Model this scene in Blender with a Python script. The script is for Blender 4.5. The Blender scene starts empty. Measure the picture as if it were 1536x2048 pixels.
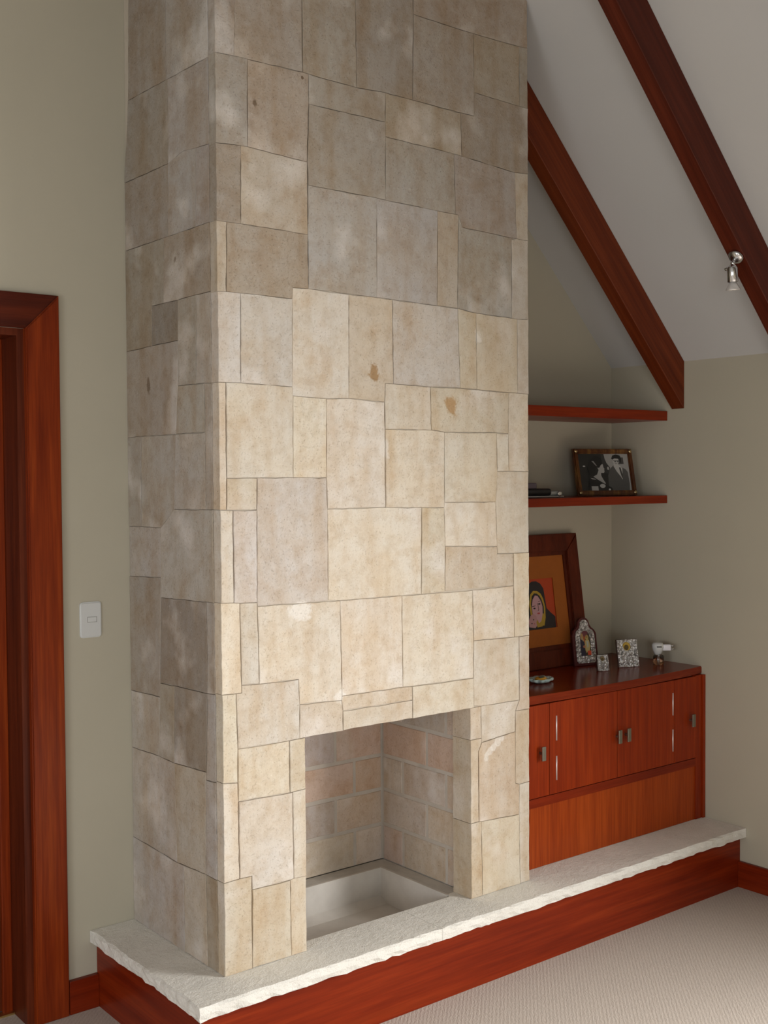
import bpy, bmesh, math, random
from mathutils import Vector, Matrix

# ------------------------------------------------------------------ camera, world, light, exposure
SC = bpy.context.scene
COL = SC.collection
W, D, H, XR = 1.227, 0.5612, 0.241, 2.3216      # chimney width, recess depth, hearth height, right wall
ZR, SL = 2.122, 1.050                            # eave height at the right wall, roof slope
XRIDGE, XL, YF = -0.59, -3.50, -4.60
WT = 0.18
def zc(x): return ZR + SL*(XR-x) if x >= XRIDGE else ZR + SL*(XR-XRIDGE) - SL*(XRIDGE-x)

cam_d = bpy.data.cameras.new('camera'); cam = bpy.data.objects.new('camera', cam_d); COL.objects.link(cam)
C_ = Vector((-1.6587, -2.8195, 1.6574)); yaw, pit, roll, FPX = 0.8980, -0.0315, -0.0067, 2318.1
F_ = Vector((math.cos(yaw)*math.cos(pit), math.sin(yaw)*math.cos(pit), math.sin(pit)))
R_ = Vector((math.sin(yaw), -math.cos(yaw), 0)); U_ = R_.cross(F_)
R2 = R_*math.cos(roll)+U_*math.sin(roll); U2 = U_*math.cos(roll)-R_*math.sin(roll)
m = Matrix((R2, U2, -F_)).transposed().to_4x4(); m.translation = C_
cam.matrix_world = m
cam_d.sensor_fit = 'VERTICAL'; cam_d.sensor_height = 36.0; cam_d.lens = 36.0*FPX/2048.0
cam_d.clip_start = 0.05
SC.camera = cam

wd = bpy.data.worlds.new('overcast_sky'); SC.world = wd; wd.use_nodes = True
wd.node_tree.nodes['Background'].inputs[0].default_value = (0.72, 0.80, 0.90, 1)
wd.node_tree.nodes['Background'].inputs[1].default_value = 0.8
SC.view_settings.view_transform = 'Standard'; SC.view_settings.look = 'None'
SC.view_settings.gamma = 1.0; SC.view_settings.use_curve_mapping = False
SC.view_settings.exposure = 0.0
try:
    SC.cycles.use_denoising = True; SC.cycles.max_bounces = 8; SC.cycles.diffuse_bounces = 5
    SC.cycles.sample_clamp_indirect = 4.0
except Exception: pass

def area_light(name, loc, direction, sx, sy, power, color, spread=180):
    l = bpy.data.lights.new(name, 'AREA'); l.shape = 'RECTANGLE'; l.size = sx; l.size_y = sy
    l.energy = power; l.color = color; l.spread = math.radians(spread)
    o = bpy.data.objects.new(name, l); COL.objects.link(o); o.location = loc
    o.rotation_euler = Vector(direction).to_track_quat('-Z', 'Z').to_euler()
    return o
# daylight entering through the window in the right wall; front and left lamps are added fill
WIN1 = (-3.25, -2.05, 0.55, 1.90)      # y0,y1,z0,z1 in the right wall
FILL_WIN2 = (-3.35, -1.85, 0.60, 1.95)        # x0,x1,z0,z1 of the opening added in the front wall
FILL_WIN3 = (-2.60, -1.20, 0.65, 1.95)      # y0,y1,z0,z1 of the opening added in the left wall
area_light('daylight_right_window', (XR-0.02, -2.65, 1.22), (-1, 0.1, -0.45), 1.15, 1.30, 146, (1.0, 0.98, 0.95), 144)
area_light('added_fill_front', (-2.6, YF+0.03, 1.28), (0.35, 1, -0.32), 1.45, 1.3, 42, (0.93, 0.97, 1.0), 150)  # added fill lamp, no known window behind the camera
area_light('added_fill_left', (XL+0.03, -1.9, 1.30), (1, 0.25, -0.30), 1.3, 1.2, 26, (0.95, 0.97, 1.0), 150)  # added fill lamp to brighten right wall and recess

# ------------------------------------------------------------------ helpers
def link(o, parent=None):
    COL.objects.link(o)
    if parent: o.parent = parent
    return o
def obj(name, bm, mat, parent=None, smooth=False, loc=None):
    bmesh.ops.recalc_face_normals(bm, faces=bm.faces[:])
    me = bpy.data.meshes.new(name); bm.to_mesh(me); bm.free()
    mats = mat if isinstance(mat, (list, tuple)) else [mat]
    for x in mats: me.materials.append(x)
    if smooth:
        for p in me.polygons: p.use_smooth = True
    o = bpy.data.objects.new(name, me)
    if loc is not None: o.location = loc
    return link(o, parent)
def thing(name, label, cat, loc=(0,0,0), rotz=0, group=None):
    o = bpy.data.objects.new(name, None); COL.objects.link(o); o.location = loc; o.rotation_euler = (0,0,rotz)
    o.empty_display_size = 0.05
    o['label'] = label; o['category'] = cat
    if group: o['group'] = group
    return o
def tag(o, label, cat, group=None):
    o['label'] = label; o['category'] = cat
    if group: o['group'] = group
    return o
def struct(o): o['kind'] = 'structure'; return o
def box(bm, x0, x1, y0, y1, z0, z1, mi=0, bev=0.0):
    r = bmesh.ops.create_cube(bm, size=1.0)
    vs = r['verts']
    for v in vs: v.co = Vector(((x0+x1)/2+v.co.x*(x1-x0), (y0+y1)/2+v.co.y*(y1-y0), (z0+z1)/2+v.co.z*(z1-z0)))
    fs = set(f for v in vs for f in v.link_faces)
    for f in fs: f.material_index = mi
    if bev > 0:
        es = list(set(e for v in vs for e in v.link_edges))
        r2 = bmesh.ops.bevel(bm, geom=es, offset=bev, segments=2, affect='EDGES', profile=0.5)
        for f in r2['faces']: f.material_index = mi
def prism(bm, pts, axis, a, b, mi=0):
    """pts 2-D outline; extruded along axis from a to b.  axis x: (y,z), y: (x,z), z: (x,y)"""
    def mk(p, t): return {'x': (t, p[0], p[1]), 'y': (p[0], t, p[1]), 'z': (p[0], p[1], t)}[axis]
    v0 = [bm.verts.new(mk(p, a)) for p in pts]; v1 = [bm.verts.new(mk(p, b)) for p in pts]
    fs = [bm.faces.new(v0), bm.faces.new(v1[::-1])]
    n = len(pts)
    for i in range(n): fs.append(bm.faces.new((v0[i], v1[i], v1[(i+1) % n], v0[(i+1) % n])))
    for f in fs: f.material_index = mi
    return fs
def lathe(bm, prof, n=24, mi=0, M=None, cap=True):
    rings = []
    for r, z in prof:
        rings.append([bm.verts.new((r*math.cos(2*math.pi*i/n), r*math.sin(2*math.pi*i/n), z)) for i in range(n)])
    fs = []
    for a, b in zip(rings, rings[1:]):
        for i in range(n): fs.append(bm.faces.new((a[i], a[(i+1) % n], b[(i+1) % n], b[i])))
    if cap: fs.append(bm.faces.new(rings[0][::-1])); fs.append(bm.faces.new(rings[-1]))
    for f in fs: f.material_index = mi
    if M is not None: bmesh.ops.transform(bm, matrix=M, verts=[v for r in rings for v in r])
def tube(bm, p0, p1, r, n=12, mi=0):
    p0, p1 = Vector(p0), Vector(p1); d = p1-p0
    M = Matrix.Translation(p0) @ d.to_track_quat('Z', 'Y').to_matrix().to_4x4()
    lathe(bm, [(r, 0), (r, d.length)], n, mi, M)
def B(*a, **k):
    bm = bmesh.new(); box(bm, *a, **k); return bm

# ------------------------------------------------------------------ materials
def mat_base(name, col=(.5,.5,.5), rough=.6, metal=0.0, spec=0.5):
    m = bpy.data.materials.new(name); m.use_nodes = True
    b = m.node_tree.nodes['Principled BSDF']
    b.inputs['Base Color'].default_value = (*col, 1); b.inputs['Roughness'].default_value = rough
    b.inputs['Metallic'].default_value = metal; b.inputs['Specular IOR Level'].default_value = spec
    return m
class NT:
    def __init__(s, m): s.m = m; s.t = m.node_tree; s.b = s.t.nodes['Principled BSDF']
    def n(s, ty, **k):
        x = s.t.nodes.new(ty)
        for a, v in k.items():
            if a.startswith('i_'):
                a2 = a[2:]; x.inputs[int(a2) if a2.isdigit() else a2].default_value = v
            else: setattr(x, a, v)
        return x
    def l(s, a, b): s.t.links.new(a, b)
    def noise(s, vec, scale, detail=4, rough=.6):
        x = s.n('ShaderNodeTexNoise', i_Scale=scale, i_Detail=detail, i_Roughness=rough); s.l(vec, x.inputs['Vector']); return x.outputs['Fac']
    def ramp(s, fac, stops):
        r = s.n('ShaderNodeValToRGB'); e = r.color_ramp.elements
        while len(e) < len(stops): e.new(.5)
        for i, (p, c) in enumerate(stops): e[i].position = p; e[i].color = (*c, 1) if len(c) == 3 else c
        s.l(fac, r.inputs[0]); return r.outputs[0]
    def mix(s, fac, a, b, mode='MIX'):
        x = s.n('ShaderNodeMix', data_type='RGBA', blend_type=mode)
        for sock, v in ((x.inputs[0], fac), (x.inputs[6], a), (x.inputs[7], b)):
            if hasattr(v, 'is_linked') or hasattr(v, 'links'): s.l(v, sock)
            else: sock.default_value = v if isinstance(v, (int, float)) else (*v, 1) if len(v) == 3 else v
        return x.outputs[2]
    def math(s, op, a, b=None, c=None):
        x = s.n('ShaderNodeMath', operation=op)
        for i, v in enumerate((a, b, c)):
            if v is None: continue
            if isinstance(v, (int, float)): x.inputs[i].default_value = v
            else: s.l(v, x.inputs[i])
        return x.outputs[0]
    def bump(s, h, strength, dist):
        x = s.n('ShaderNodeBump', i_Strength=strength, i_Distance=dist); s.l(h, x.inputs['Height']); s.l(x.outputs[0], s.b.inputs['Normal'])
    def col(s, c): s.l(c, s.b.inputs['Base Color'])
def objvec(s, scale=(1,1,1), tilt=0.0):
    g = s.n('ShaderNodeNewGeometry'); mp = s.n('ShaderNodeMapping'); mp.inputs['Scale'].default_value = scale
    src = g.outputs['Position']
    if tilt:
        rt = s.n('ShaderNodeMapping'); rt.inputs['Rotation'].default_value = (0, tilt, 0); s.l(src, rt.inputs['Vector']); src = rt.outputs['Vector']
    s.l(src, mp.inputs['Vector']); return mp.outputs['Vector'], g
def stone_mat(name, spots=()):
    m = mat_base(name, rough=.92, spec=.15); s = NT(m)
    g = s.n('ShaderNodeNewGeometry'); oi = s.n('ShaderNodeObjectInfo')
    # the grain of every stone is offset by its own random number
    off = s.n('ShaderNodeVectorMath', operation='MULTIPLY_ADD'); cmb = s.n('ShaderNodeCombineXYZ')
    for i in range(3): s.l(oi.outputs['Random'], cmb.inputs[i])
    s.l(cmb.outputs[0], off.inputs[0]); off.inputs[1].default_value = (37., 53., 71.); s.l(g.outputs['Position'], off.inputs[2])
    v = off.outputs[0]
    mp = s.n('ShaderNodeMapping'); mp.inputs['Scale'].default_value = (1.0, 1.0, .16); s.l(v, mp.inputs['Vector'])
    big = s.noise(v, 5.5, 3, .6); streak = s.noise(mp.outputs[0], 14, 3, .55); mid = s.noise(v, 26, 4, .65); fine = s.noise(v, 160, 3, .7)
    c = oi.outputs['Color']
    c = s.mix(s.ramp(big, [(.38, (0,0,0)), (.68, (1,1,1))]), c, (1.0, .955, .885), 'MULTIPLY')
    c = s.mix(s.math('MULTIPLY', s.ramp(s.noise(v, 9, 5, .7), [(.50, (0,0,0)), (.66, (1,1,1))]), .6), c, (.88, .79, .69), 'MULTIPLY')
    c = s.mix(s.math('MULTIPLY', s.ramp(s.noise(v, 4.2, 3, .55), [(.56, (0,0,0)), (.70, (1,1,1))]), .55), c, (.72, .68, .64))
    c = s.mix(s.math('MULTIPLY', s.ramp(streak, [(.45, (0,0,0)), (.70, (1,1,1))]), .8), c, (.87, .78, .67), 'MULTIPLY')
    c = s.mix(s.ramp(mid, [(.3, (1,1,1)), (.55, (0,0,0))]), c, (.88, .84, .79), 'MULTIPLY')
    c = s.mix(s.ramp(fine, [(.22, (1,1,1)), (.40, (0,0,0))]), c, (.86, .81, .75), 'MULTIPLY')
    c = s.mix(s.ramp(fine, [(.64, (0,0,0)), (.82, (.35,.35,.35))]), c, (1.0, .98, .95), 'SCREEN' if False else 'MIX')
    for (x, y, z, r, k, colr, amt) in spots:       # stains and mortar smears at their own places
        sub = s.n('ShaderNodeVectorMath', operation='SUBTRACT'); s.l(g.outputs['Position'], sub.inputs[0]); sub.inputs[1].default_value = (x, y, z)
        mul = s.n('ShaderNodeVectorMath', operation='MULTIPLY'); s.l(sub.outputs[0], mul.inputs[0]); mul.inputs[1].default_value = (1, 1, k)
        ln = s.n('ShaderNodeVectorMath', operation='LENGTH'); s.l(mul.outputs[0], ln.inputs[0])
        d = s.math('ADD', ln.outputs['Value'], s.math('MULTIPLY', s.math('SUBTRACT', mid, .5), r*2.2))
        mr = s.n('ShaderNodeMapRange', interpolation_type='SMOOTHSTEP'); s.l(d, mr.inputs[0])
        mr.inputs[1].default_value = r*.55; mr.inputs[2].default_value = r; mr.inputs[3].default_value = amt; mr.inputs[4].default_value = 0
        c = s.mix(mr.outputs[0], c, colr)
    s.col(c)
    # pits and tool marks
    pit = s.ramp(fine, [(.25, (0,0,0)), (.42, (1,1,1))])
    h = s.math('ADD', s.math('MULTIPLY', mid, .9), s.math('MULTIPLY', s.math('ADD', pit, fine), .45))
    s.bump(h, .6, .0045)
    return m
DARK = (.16, .11, .07); TAN = (.42, .26, .12); CHALK = (.74, .70, .64)
M_STONE = stone_mat('limestone', [
    (.866, 0, 1.882, .030, .75, TAN, .85), (.551, 0, 1.979, .026, .8, (.34,.21,.10), .9), (.127, 0, 2.716, .013, 1, DARK, .9),
    (.293, 0, 2.819, .006, 1, DARK, .9), (.269, 0, 1.262, .050, 1.4, CHALK, .9), (.413, 0, .988, .026, 1, CHALK, .9),
    (.989, 0, 2.112, .020, .7, CHALK, .7), (.588, 0, 1.737, .020, .5, CHALK, .6), (1.020, 0, .706, .016, .8, CHALK, .6), (1.036, 0, .724, .016, .9, CHALK, .6), (1.054, 0, .738, .016, 1, CHALK, .6), (1.074, 0, .750, .016, 1, CHALK, .6), (1.094, 0, .760, .015, 1.2, CHALK, .6), (0, .413, 1.939, .014, .5, DARK, .75), (0, .236, 2.294, .010, 1, DARK, .6)])
M_BRICK = stone_mat('firebrick')
def plain_noise(name, c1, c2, scale=8, rough=.8, bscale=60, bstr=.2, bdist=.002, spec=.3):
    m = mat_base(name, c1, rough, spec=spec); s = NT(m); v, g = objvec(s)
    f = s.noise(v, scale, 4); s.col(s.mix(s.ramp(f, [(.3, (0,0,0)), (.7, (1,1,1))]), c1, c2))
    s.bump(s.noise(v, bscale, 4), bstr, bdist); return m
M_MORTAR = plain_noise('mortar', (.56,.50,.42), (.50,.44,.36), 20, .95, 120, .5)
M_FMORTAR = plain_noise('firebox_mortar', (.56,.51,.45), (.46,.42,.37), 12, .95, 90, .5)
M_PIT = plain_noise('ash_pit_plaster', (.68,.65,.60), (.56,.53,.49), 7, .95, 50, .4)
M_SOOT = plain_noise('ashy_ledge', (.46,.44,.40), (.60,.57,.52), 14, .97, 60, .5)
M_WALL = plain_noise('khaki_wall_paint', (.465,.430,.340), (.452,.418,.329), 3, .75, 240, .12, .0008)
M_CEIL = plain_noise('white_ceiling_paint', (.50,.495,.485), (.49,.485,.472), 3, .85, 240, .08, .0006)
def slab_mat():
    m = mat_base('rough_white_limestone', rough=.95, spec=.15); s = NT(m); v, g = objvec(s)
    f = s.noise(v, 9, 5, .65); fine = s.noise(v, 210, 3, .7); mid = s.noise(v, 45, 4, .65)
    c = s.mix(s.ramp(f, [(.35, (0,0,0)), (.7, (1,1,1))]), (.81,.79,.735), (.73,.71,.655))
    c = s.mix(s.ramp(fine, [(.24, (1,1,1)), (.42, (0,0,0))]), c, (.70,.66,.58), 'MULTIPLY')
    c = s.mix(s.math('MULTIPLY', s.ramp(mid, [(.62, (0,0,0)), (.75, (1,1,1))]), .35), c, (.42,.37,.29))
    s.col(c); s.bump(s.math('ADD', mid, s.math('MULTIPLY', fine, .6)), .75, .006); return m
M_SLAB = slab_mat()
def wood_mat(name, c1, c2, c3, rough=.36, axis=2, coat=.08, gscale=1.0, tilt=0.0):
    m = mat_base(name, c1, rough, spec=.16); s = NT(m)
    sc = [28*gscale]*3; sc[axis] = 1.3*gscale
    v, g = objvec(s, tuple(sc), tilt)
    n1 = s.noise(v, 1.0, 4, .6); sc2 = [150*gscale]*3; sc2[axis] = 5*gscale
    v2, g2 = objvec(s, tuple(sc2), tilt); n2 = s.noise(v2, 1.0, 2, .5)
    c = s.ramp(n1, [(.30, c2), (.52, c1), (.75, c3)])
    c = s.mix(s.math('MULTIPLY', s.ramp(n2, [(.42, (1,1,1)), (.58, (0,0,0))]), .35), c, (.55,.45,.40), 'MULTIPLY')
    s.col(c); s.bump(n2, .06, .0006)
    s.b.inputs['Coat Weight'].default_value = coat; s.b.inputs['Coat Roughness'].default_value = .18
    return m
RED = ((.205,.020,.003), (.150,.013,.0025), (.255,.031,.005))
M_WOODX = wood_mat('red_varnished_wood_lengthwise', *RED, axis=0)
M_WOODY = wood_mat('red_varnished_wood_sideways', *RED, axis=1)
M_WOODZ = wood_mat('red_varnished_wood_upright', (.270,.029,.003), (.200,.018,.0025), (.330,.043,.005), axis=2)
M_PANEL = wood_mat('orange_red_veneer', (.340,.052,.005), (.265,.036,.004), (.40,.068,.007), axis=2, rough=.42, coat=.08)
M_TOP = wood_mat('polished_dark_red_top', (.200,.024,.006), (.145,.016,.004), (.240,.034,.008), axis=0, rough=.20, coat=.06)
M_BEAM = wood_mat('beam_wood', (.140,.026,.006), (.100,.017,.004), (.180,.036,.009), axis=0, rough=.5, coat=.03, tilt=-math.atan(1.05))
M_BEAM2 = wood_mat('darker_beam_wood', (.085,.014,.005), (.060,.009,.003), (.110,.020,.007), axis=0, rough=.5, coat=.03, tilt=-math.atan(1.05))
M_CASE = wood_mat('door_casing_wood', (.230,.032,.005), (.140,.016,.003), (.33,.058,.008), axis=2, rough=.38, gscale=1.2)
M_FRAME = wood_mat('painting_frame_wood', (.110,.018,.006), (.075,.012,.004), (.14,.025,.008), axis=2, rough=.35)
M_CHROME = mat_base('chrome', (.62,.63,.64), .18, 1.0)
M_STEEL = mat_base('brushed_pewter', (.30,.29,.24), .38, 1.0)
M_HINGE = mat_base('nickel_hinge', (.82,.78,.76), .35, .6)
M_WHITE = mat_base('white_plastic', (.60,.61,.60), .35)
M_WHITE2 = mat_base('white_plastic_bright', (.74,.73,.78), .35)
M_BLACK = mat_base('black_plastic', (.012,.011,.010), .4)
M_BRASS = mat_base('brass_strip', (.65,.48,.20), .35, 1.0)
def glass_mat(name, col, rough=.03):
    m = mat_base(name, col, rough); m.node_tree.nodes['Principled BSDF'].inputs['Transmission Weight'].default_value = 1.0; return m
M_GLASS = glass_mat('clear_glass', (.95,.95,.93)); M_LIQ = glass_mat('amber_liquid', (.55,.30,.18))
def silver_relief():
    m = mat_base('embossed_silver', (.62,.60,.58), .28, .6); s = NT(m); tc = s.n('ShaderNodeTexCoord')
    vo = s.n('ShaderNodeTexVoronoi', i_Scale=95.0); s.l(tc.outputs['Object'], vo.inputs['Vector'])
    f = s.noise(tc.outputs['Object'], 95, 3)
    s.col(s.mix(s.ramp(f, [(.40, (0,0,0)), (.58, (1,1,1))]), (.50,.48,.45), (.98,.97,.96)))     # tarnish in the hollows
    s.bump(s.math('ADD', s.math('MULTIPLY', vo.outputs['Distance'], 1.4), f), 1.0, .008); return m
M_SILVER = silver_relief()
def carpet_mat():
    m = mat_base('beige_loop_carpet', rough=1.0, spec=.05); s = NT(m); g = s.n('ShaderNodeNewGeometry')
    rot = s.n('ShaderNodeMapping'); rot.inputs['Rotation'].default_value = (0, 0, math.radians(45)); s.l(g.outputs['Position'], rot.inputs[0])
    mp = s.n('ShaderNodeMapping'); mp.inputs['Scale'].default_value = (1.0, .22, 1); s.l(rot.outputs[0], mp.inputs[0])
    rib = s.n('ShaderNodeTexWave', wave_type='BANDS', bands_direction='X', i_Scale=27.0, i_Distortion=3.5, i_Detail=2.0); s.l(rot.outputs[0], rib.inputs[0])
    rib.inputs['Detail Scale'].default_value = 3.0
    n = s.noise(mp.outputs[0], 260, 3, .7); n2 = s.noise(rot.outputs[0], 330, 2, .7)
    f = s.math('ADD', s.math('MULTIPLY', rib.outputs['Fac'], .20), s.math('MULTIPLY', n, .80))
    c = s.mix(s.ramp(f, [(.25, (0,0,0)), (.75, (1,1,1))]), (.50,.44,.385), (.62,.56,.505))
    c = s.mix(s.ramp(n2, [(.3, (1,1,1)), (.5, (0,0,0))]), c, (.84,.80,.76), 'MULTIPLY')
    s.col(c); s.bump(s.math('ADD', f, s.math('MULTIPLY', n2, .5)), .55, .005); return m
M_CARPET = carpet_mat()
_flat = {}
def flat(c, rough=.6):
    k = (tuple(round(x, 3) for x in c), rough)
    if k not in _flat: _flat[k] = mat_base('printed_colour', k[0], rough)
    return _flat[k]

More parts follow.
